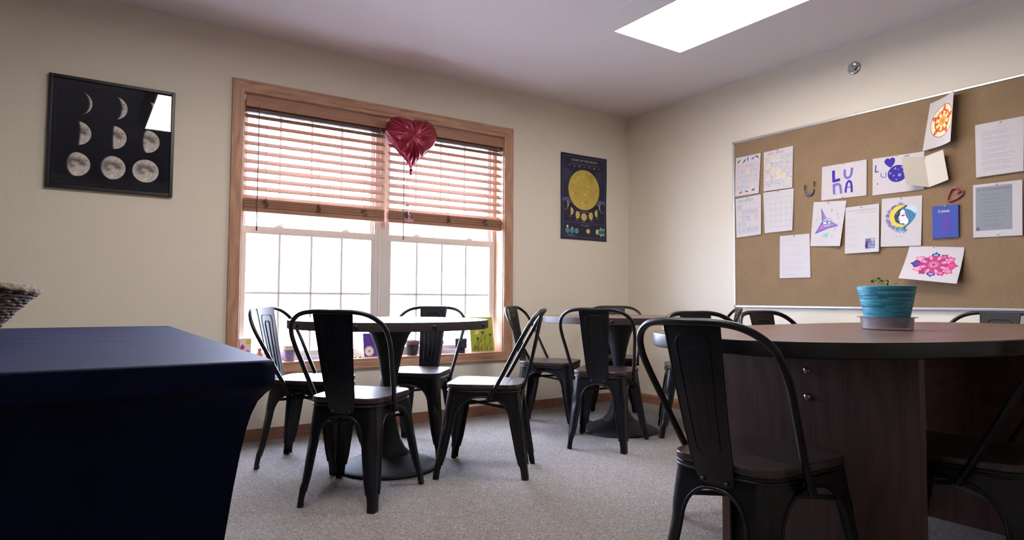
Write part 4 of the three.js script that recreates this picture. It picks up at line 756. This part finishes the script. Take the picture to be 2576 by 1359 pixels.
// ------------------------------------------------------------------ heart balloon
{
  const g = thing('heart_balloon', 'red foil heart balloon floating in front of the window blinds', 'balloon', [-2.158, 1.955, 0.115], -0.12);
  const foil = phy({ color: 0x8a0f30, metalness: 0.45, roughness: 0.36, clearcoat: 0.4, clearcoatRoughness: 0.25 });
  const N = 96, out = (t) => { const s = Math.sin(t), c = Math.cos(t); return [0.0112 * 16 * s ** 3, 0.0122 * (13 * c - 5 * Math.cos(2 * t) - 2 * Math.cos(3 * t) - Math.cos(4 * t)) + 0.006 + 0.036 * (c > 0.6 ? Math.exp(-((0.18 * s ** 3 / 0.045) ** 2)) * clamp((c - 0.6) / 0.3) : 0)]; };
  const half = (sgn) => gridGeo(N * 2, 28, (u, v) => {
    const t = u * Math.PI * 2, [ox, oy] = out(t), r = v, cy = 0.02;
    const puff = Math.sqrt(Math.max(0, 1 - r * r)), wr = Math.pow(r, 4) * (1 - r) * 0.11 * Math.sin(t * 19 + Math.sin(t * 5) * 2.5) + 0.006 * r * r * (1 - r) * Math.sin(t * 41 + r * 9), cre = 0.022 * Math.sin(t * 7 + 1 + r * 5) * r * (1 - r) + 0.012 * Math.sin(ox * r * 60 + oy * r * 34 + 2) * r * (1 - r) + 0.010 * Math.exp(-((ox * r / 0.02) ** 2)) * (oy * r > 0.02 ? -1 : 0.25) * r;
    return V(ox * r * (1 - 0.035 * Math.sin(t * 19 + Math.sin(t * 5) * 2.5) * r ** 6), lerp(cy, oy, r), sgn * (0.074 * Math.pow(puff, 0.85) + wr + cre * (1 - r)));
  });
  mesh('foil_body', [half(1), half(-1)], foil, g);
  const seam = []; for (let k = 0; k < 240; k++) { const t = k / 240 * Math.PI * 2, [a, b] = out(t); seam.push(V(a * 1.012, b * 1.012, 0.004 * Math.sin(t * 34))); }
  mesh('seam_edge', new THREE.TubeGeometry(new THREE.CatmullRomCurve3(seam, true), 480, 0.0034, 6, true), foil, g);
  mesh('neck_tail', gridGeo(6, 8, (u, v) => V((u - 0.5) * lerp(0.030, 0.012 + 0.02 * Math.max(0, v - 0.6), v) , -0.195 - v * 0.045, 0.006 * Math.sin(u * 9 + v * 4))), foil, g);
  const rib = []; for (let k = 0; k <= 90; k++) { const t = k / 90; rib.push(V(0.004 * Math.sin(t * 44) - 0.012 * t, -0.225 - t * 0.335, 0.004 * Math.cos(t * 44))); }
  mesh('curled_ribbon', tube(rib, 0.0016, 400, 5), flat(0xe6dfe4, 0.5), g);
  mesh('gift_tag', rbox(0.026, 0.020, 0.003, -0.024, -0.446, 0.004, 0.001), flat(0xaab0a8, 0.3), g);
  mesh('ribbon_bow', [new THREE.TorusGeometry(0.012, 0.004, 6, 16).scale(1.2, 0.5, 1).translate(-0.028, -0.545, 0), new THREE.TorusGeometry(0.012, 0.004, 6, 16).scale(1.2, 0.5, 1).translate(0.006, -0.549, 0), new THREE.SphereGeometry(0.006, 8, 6).translate(-0.011, -0.547, 0)], flat(0xb02860, 0.5), g);
}

// ------------------------------------------------------------------ things on the window sill
const S = SILL + 0.0002;
function flowerPot(name, label, x, z, rTop, rBot, h, mats, extra) {
  const g = thing(name, label, 'flower pot', [x, S, z], 0, 'painted pots on the window sill'), k = h * 0.72;
  mesh('pot_body', lathe([[0.0001, 0.002], [rBot * 0.94, 0], [rBot, 0.003], [lerp(rBot, rTop, 0.72) * 0.97, k], [rTop * 0.88, k], [rBot * 0.92, 0.008], [0.0001, 0.008]], 36), mats[0], g);
  mesh('pot_rim', lathe([[rTop * 0.9, k - 0.001], [rTop * 0.985, k], [rTop, k + 0.003], [rTop, h - 0.002], [rTop * 0.985, h], [rTop * 0.90, h], [rTop * 0.88, k]], 36), mats[1], g);
  mesh('soil', cyl(rTop * 0.87, rTop * 0.85, 0.006, 28, 0, h - 0.018, 0), flat(0x3a2c24, 1), g);
  if (extra) extra(g); return g;
}
const dotTex = (bg, n, cols, extra) => canvasTex(512, 256, (x, w, h) => { reseed(n * 7 + 3); x.fillStyle = bg; x.fillRect(0, 0, w, h); if (extra) extra(x, w, h); for (let k = 0; k < n; k++) { x.fillStyle = cols[k % cols.length]; x.beginPath(); x.arc(rr(0, w), rr(20, h), rr(3, 8), 0, 7); x.fill(); } });
flowerPot('flower_pot', 'lilac painted pot with a speckled rim at the left of the sill', -2.905, -0.045, 0.046, 0.031, 0.098, [flat(0x8d7fae, 0.6), std({ map: dotTex('#d9d5b8', 90, ['#6f7a3a', '#b3a35a', '#8a8a70']), roughness: 0.6 })]);
flowerPot('flower_pot', 'dark painted pot with red lettering on the sill behind the table pedestal', -2.055, -0.045, 0.054, 0.036, 0.104, [std({ map: dotTex('#24262f', 30, ['#c7b36a', '#5a8a7a', '#b0524a'], (x) => { x.fillStyle = '#b04a3a'; x.fillRect(0, 30, 512, 16); x.fillStyle = '#d8b08a'; x.font = 'bold 26px sans-serif'; for (let k = 0; k < 4; k++) x.fillText('a. my', 40 + k * 130, 52); }), roughness: 0.5 }), flat(0x6b4a50, 0.5)]);
flowerPot('flower_pot', 'plain terracotta pot half hidden behind the chair against the window', -1.852, -0.055, 0.046, 0.032, 0.098, [flat(0xa8735a, 0.8), flat(0xb07a60, 0.8)]);
{ // square tapered pot
  const g = thing('square_pot', 'dark blue square pot with painted dots beside the green canvas', 'flower pot', [-1.660, S, -0.050], -0.5, 'painted pots on the window sill');
  const ring = (w, y) => [V(-w, y, -w), V(w, y, -w), V(w, y, w), V(-w, y, w)], R = [ring(0.029, 0.0), ring(0.029, 0.036), ring(0.040, 0.038), ring(0.044, 0.104), ring(0.040, 0.104), ring(0.036, 0.06)], parts = [];
  for (let j = 0; j + 1 < R.length; j++) for (let k = 0; k < 4; k++) parts.push(gridGeo(1, 1, (u, v) => (v ? R[j + 1] : R[j])[(k + Math.round(u)) % 4].clone(), (u, v) => [u, (j + v) / 5]));
  mesh('pot_body', [...parts, box(0.058, 0.002, 0.058, 0, 0.001, 0)], std({ map: dotTex('#20263c', 26, ['#e2d2c6', '#c8a79a', '#dfe3ea']), roughness: 0.5 }), g);
  mesh('soil', box(0.070, 0.004, 0.070, 0, 0.082, 0), flat(0x3a2c24, 1), g);
}
function tray(name, label, x, z, w, d, h) {
  const g = thing(name, label, 'tray', [x, S, z], 0, 'clear plastic trays on the sill'), t = 0.0012;
  mesh('tray_body', [box(w, t, d, 0, t / 2, 0), box(w, h, t, 0, h / 2, d / 2), box(w, h, t, 0, h / 2, -d / 2), box(t, h, d, w / 2, h / 2, 0), box(t, h, d, -w / 2, h / 2, 0)], M.clearPlastic, g);
  mesh('tray_lip', [rbox(w + 0.008, 0.002, 0.004, 0, h, d / 2 + 0.002, 0.0008), rbox(w + 0.008, 0.002, 0.004, 0, h, -d / 2 - 0.002, 0.0008), rbox(0.004, 0.002, d, w / 2 + 0.002, h, 0, 0.0008), rbox(0.004, 0.002, d, -w / 2 - 0.002, h, 0, 0.0008)], M.clearPlastic, g);
}
tray('plastic_tray', 'clear plastic tray between the lilac pot and the purple daisy canvas', -2.720, -0.052, 0.20, 0.060, 0.026);
tray('plastic_tray', 'clear plastic tray right of the plain terracotta pot', -1.755, -0.055, 0.10, 0.055, 0.030);
function miniCanvas(name, label, x, z, w, h, tilt, turn, tex) {
  const g = thing(name, label, 'painting', [x, S, z], turn); const c = new THREE.Group(); c.name = 'canvas'; 
  const front = mesh('painted_front', new THREE.PlaneGeometry(w, h).translate(0, h / 2, 0.0061).rotateX(-tilt), std({ map: tex, roughness: 0.8 }), g);
  mesh('canvas_board', rbox(w, h, 0.012, 0, h / 2, 0, 0.001).rotateX(-tilt), flat(0xd8d2c8, 0.8), g);
  g.position.y = S + 0.006 * Math.sin(tilt) + 0.0003;
}
miniCanvas('daisy_canvas', 'small purple canvas with a white daisy leaning on the window behind the table', -2.352, -0.055, 0.118, 0.160, 0.16, 0.08, canvasTex(384, 512, (x, w, h) => {
  reseed(61); x.fillStyle = '#5a3492'; x.fillRect(0, 0, w, h); for (let k = 0; k < 160; k++) { x.strokeStyle = `rgba(${80 + rr(0, 40)},${40 + rr(0, 30)},${140 + rr(0, 40)},.3)`; x.lineWidth = rr(3, 9); const a = rr(0, w), b = rr(0, h); x.beginPath(); x.moveTo(a, b); x.lineTo(a + rr(-20, 60), b + rr(-20, 60)); x.stroke(); }
  x.strokeStyle = '#2c1850'; x.lineWidth = 5; x.beginPath(); x.moveTo(90, 0); x.quadraticCurveTo(180, 180, 384, 240); x.stroke(); x.fillStyle = '#b03a6a'; x.beginPath(); x.arc(250, 150, 10, 0, 7); x.arc(320, 300, 8, 0, 7); x.fill();
  x.fillStyle = '#eee8dc'; for (let k = 0; k < 17; k++) { x.save(); x.translate(130, 390); x.rotate(k / 17 * 6.283); x.beginPath(); x.ellipse(66, 0, 52, 15, 0, 0, 7); x.fill(); x.restore(); } x.fillStyle = '#6a4a86'; x.beginPath(); x.arc(130, 390, 24, 0, 7); x.fill(); x.fillStyle = '#d8c36a'; x.beginPath(); x.arc(130, 392, 12, 0, 7); x.fill();
}));
miniCanvas('green_canvas', 'yellow green canvas painted with dark wildflowers at the right end of the sill', -1.470, -0.050, 0.198, 0.262, 0.17, -0.05, canvasTex(512, 680, (x, w, h) => {
  reseed(62); x.fillStyle = '#a3a73a'; x.fillRect(0, 0, w, h); for (let k = 0; k < 300; k++) { x.strokeStyle = rnd() < .5 ? 'rgba(190,190,80,.3)' : 'rgba(140,150,40,.3)'; x.lineWidth = rr(4, 12); const a = rr(-40, w), b = rr(0, h); x.beginPath(); x.moveTo(a, b); x.lineTo(a + rr(40, 130), b + rr(-6, 6)); x.stroke(); }
  x.fillStyle = 'rgba(214,208,130,.8)'; for (let k = 0; k < 6; k++) { x.beginPath(); x.arc(150 + rr(-30, 30), 300 + rr(-30, 30), 26, 0, 7); x.fill(); }
  x.strokeStyle = '#2f4a26'; x.fillStyle = '#2f4a26'; x.lineCap = 'round';
  for (const [a, b, c, d] of [[310, 640, 330, 150], [170, 600, 270, 330], [110, 620, 160, 450], [420, 600, 440, 380]]) { x.lineWidth = 9; x.beginPath(); x.moveTo(a, b); x.quadraticCurveTo((a + c) / 2 - 24, (b + d) / 2, c, d); x.stroke(); for (let k = 0; k < 5; k++) { x.lineWidth = 12; x.beginPath(); x.moveTo(c, d); x.lineTo(c + (k - 2) * 15, d - 52 + Math.abs(k - 2) * 9); x.stroke(); } x.beginPath(); x.ellipse(c, d - 8, 17, 22, 0, 0, 7); x.fill(); x.lineWidth = 10; x.beginPath(); x.moveTo((a + c) / 2, (b + d) / 2 + 30); x.lineTo((a + c) / 2 + 36, (b + d) / 2 - 40); x.stroke(); }
  x.lineWidth = 8; for (let k = 0; k < 18; k++) { const a = rr(30, 480); x.beginPath(); x.moveTo(a, 660); x.lineTo(a + rr(-22, 22), rr(540, 620)); x.stroke(); }
}));
{ // small printed box
  const tex = canvasTex(256, 400, (x, w, h) => { x.fillStyle = '#e9dfe0'; x.fillRect(0, 0, w, h); x.fillStyle = '#d8c63e'; x.fillRect(140, 20, 100, 76); x.fillStyle = '#c4367e'; x.beginPath(); x.moveTo(10, 130); x.lineTo(50, 90); x.lineTo(110, 130); x.lineTo(90, 180); x.lineTo(10, 180); x.fill(); x.beginPath(); x.moveTo(0, 195); x.lineTo(205, 195); x.lineTo(235, 240); x.lineTo(205, 290); x.lineTo(0, 290); x.fill(); x.fillStyle = '#f3e4ea'; x.font = 'bold 50px sans-serif'; x.fillText('ARCAN', 8, 258, 160); });
  const g = thing('printed_box', 'small white box with magenta arrows at the left end of the sill', 'box', [-3.172, S, -0.040], 0.1);
  mesh('carton', rbox(0.068, 0.152, 0.028, 0, 0.076, 0, 0.001), flat(0xe4dcdc, 0.7), g); mesh('printed_front', new THREE.PlaneGeometry(0.066, 0.150).translate(0, 0.076, 0.0143), std({ map: tex, roughness: 0.6 }), g);
}
solo('clay_bottle', lathe([[0.0001, 0], [0.016, 0], [0.022, 0.012], [0.023, 0.045], [0.014, 0.062], [0.011, 0.070], [0.0135, 0.078], [0.0135, 0.086], [0.009, 0.086], [0.0001, 0.080]], 28).translate(-3.085, S, -0.045), flat(0xb5765a, 0.7), 'little terracotta bottle on the sill right of the printed box', 'bottle');
{ // painted pebbles
  reseed(71); const cols = [[0x3f86a8, 'blue'], [0x9a7a4a, 'tan'], [0x2f4f8a, 'dark blue'], [0xc9b04a, 'yellow']], at = [[-2.505, -0.020], [-2.478, -0.030], [-2.450, -0.018], [-2.423, -0.026]];
  cols.forEach(([c, nm], k) => { const s = new THREE.IcosahedronGeometry(0.0085, 1).scale(1.3, 0.75, 1).translate(at[k][0], S + 0.0062, at[k][1]); solo('pebble', s, flat(c, 0.4), nm + ' painted pebble on the sill left of the daisy canvas', 'pebble', 'painted pebbles on the sill'); });
}

// ------------------------------------------------------------------ turquoise pot on the conference table
{
  const g = thing('turquoise_pot', 'turquoise striped planter with sprouting seedlings on the conference table', 'planter', [-1.668, CT.y, 2.985]);
  const glaze = std({ map: canvasTex(1024, 256, (x, w, h) => { reseed(81); x.fillStyle = '#2b90b0'; x.fillRect(0, 0, w, h); for (let k = 0; k < 420; k++) { x.strokeStyle = ['rgba(95,195,210,.6)', 'rgba(20,95,140,.6)', 'rgba(30,125,165,.6)', 'rgba(170,225,228,.4)'][k % 4]; x.lineWidth = rr(1, 5); const y = rr(0, h), a = rr(-100, w); x.beginPath(); x.moveTo(a, y); x.lineTo(a + rr(80, 420), y + rr(-2, 2)); x.stroke(); } x.fillStyle = '#1c3f66'; for (const [a, b] of [[520, 40], [690, 60], [200, 70]]) { x.beginPath(); x.arc(a, b, 6, 0, 7); x.fill(); } }), roughness: 0.45, bumpMap: dataTex(64, 256, (u, v) => vnoise(u * 2, v * 60, 2, 60, 84), false), bumpScale: 0.0012 });
  mesh('pot_body', lathe([[0.0001, 0.007], [0.060, 0.007], [0.064, 0.010], [0.0695, 0.0372], [0.075, 0.0644], [0.0805, 0.0916], [0.086, 0.1188], [0.0915, 0.146], [0.0915, 0.150], [0.089, 0.151], [0.0865, 0.149], [0.080, 0.115], [0.0001, 0.115]], 56), glaze, g);
  mesh('soil', lathe([[0.0001, 0.132], [0.05, 0.131], [0.083, 0.127]], 30), flat(0x33261e, 1), g);
  mesh('saucer', lathe([[0.0001, 0.001], [0.076, 0.001], [0.080, 0.004], [0.083, 0.040], [0.094, 0.042], [0.095, 0.044], [0.081, 0.0435], [0.078, 0.008], [0.0001, 0.005]], 56), phy({ color: 0xe4e2ea, roughness: 0.08, transmission: 0.6, thickness: 0, ior: 1.5, clearcoat: 1, clearcoatRoughness: 0.05 }), g);
  reseed(83); const leaf = flat(0x6f8f4a, 0.7), stemM = flat(0x8fa06a, 0.8), stems = [], leafG = new THREE.SphereGeometry(1, 8, 6);
  for (let k = 0; k < 11; k++) {
    const a = rr(0, 6.28), r = rr(0.0, 0.062), h = rr(0.028, 0.05), p0 = V(r * Math.cos(a), 0.129, r * Math.sin(a)), p1 = V(p0.x + rr(-0.012, 0.012), 0.129 + h, p0.z + rr(-0.012, 0.012));
    stems.push(tube([p0, p0.clone().lerp(p1, 0.5).add(V(rr(-0.004, 0.004), 0, 0)), p1], 0.0010, 8, 5));
    for (const s of [-1, 1]) { const l = mesh('seedling_leaf', leafG, leaf, g); l.position.copy(p1).add(V(s * 0.006, 0.001, rr(-0.004, 0.004))); l.scale.set(0.0075, 0.0014, 0.0042); l.rotation.set(rr(-0.5, 0.5), rr(0, 3), s * rr(0.1, 0.6)); }
  }
  mesh('seedling_stem', stems, stemM, g);
}

renderer.render(scene, camera);
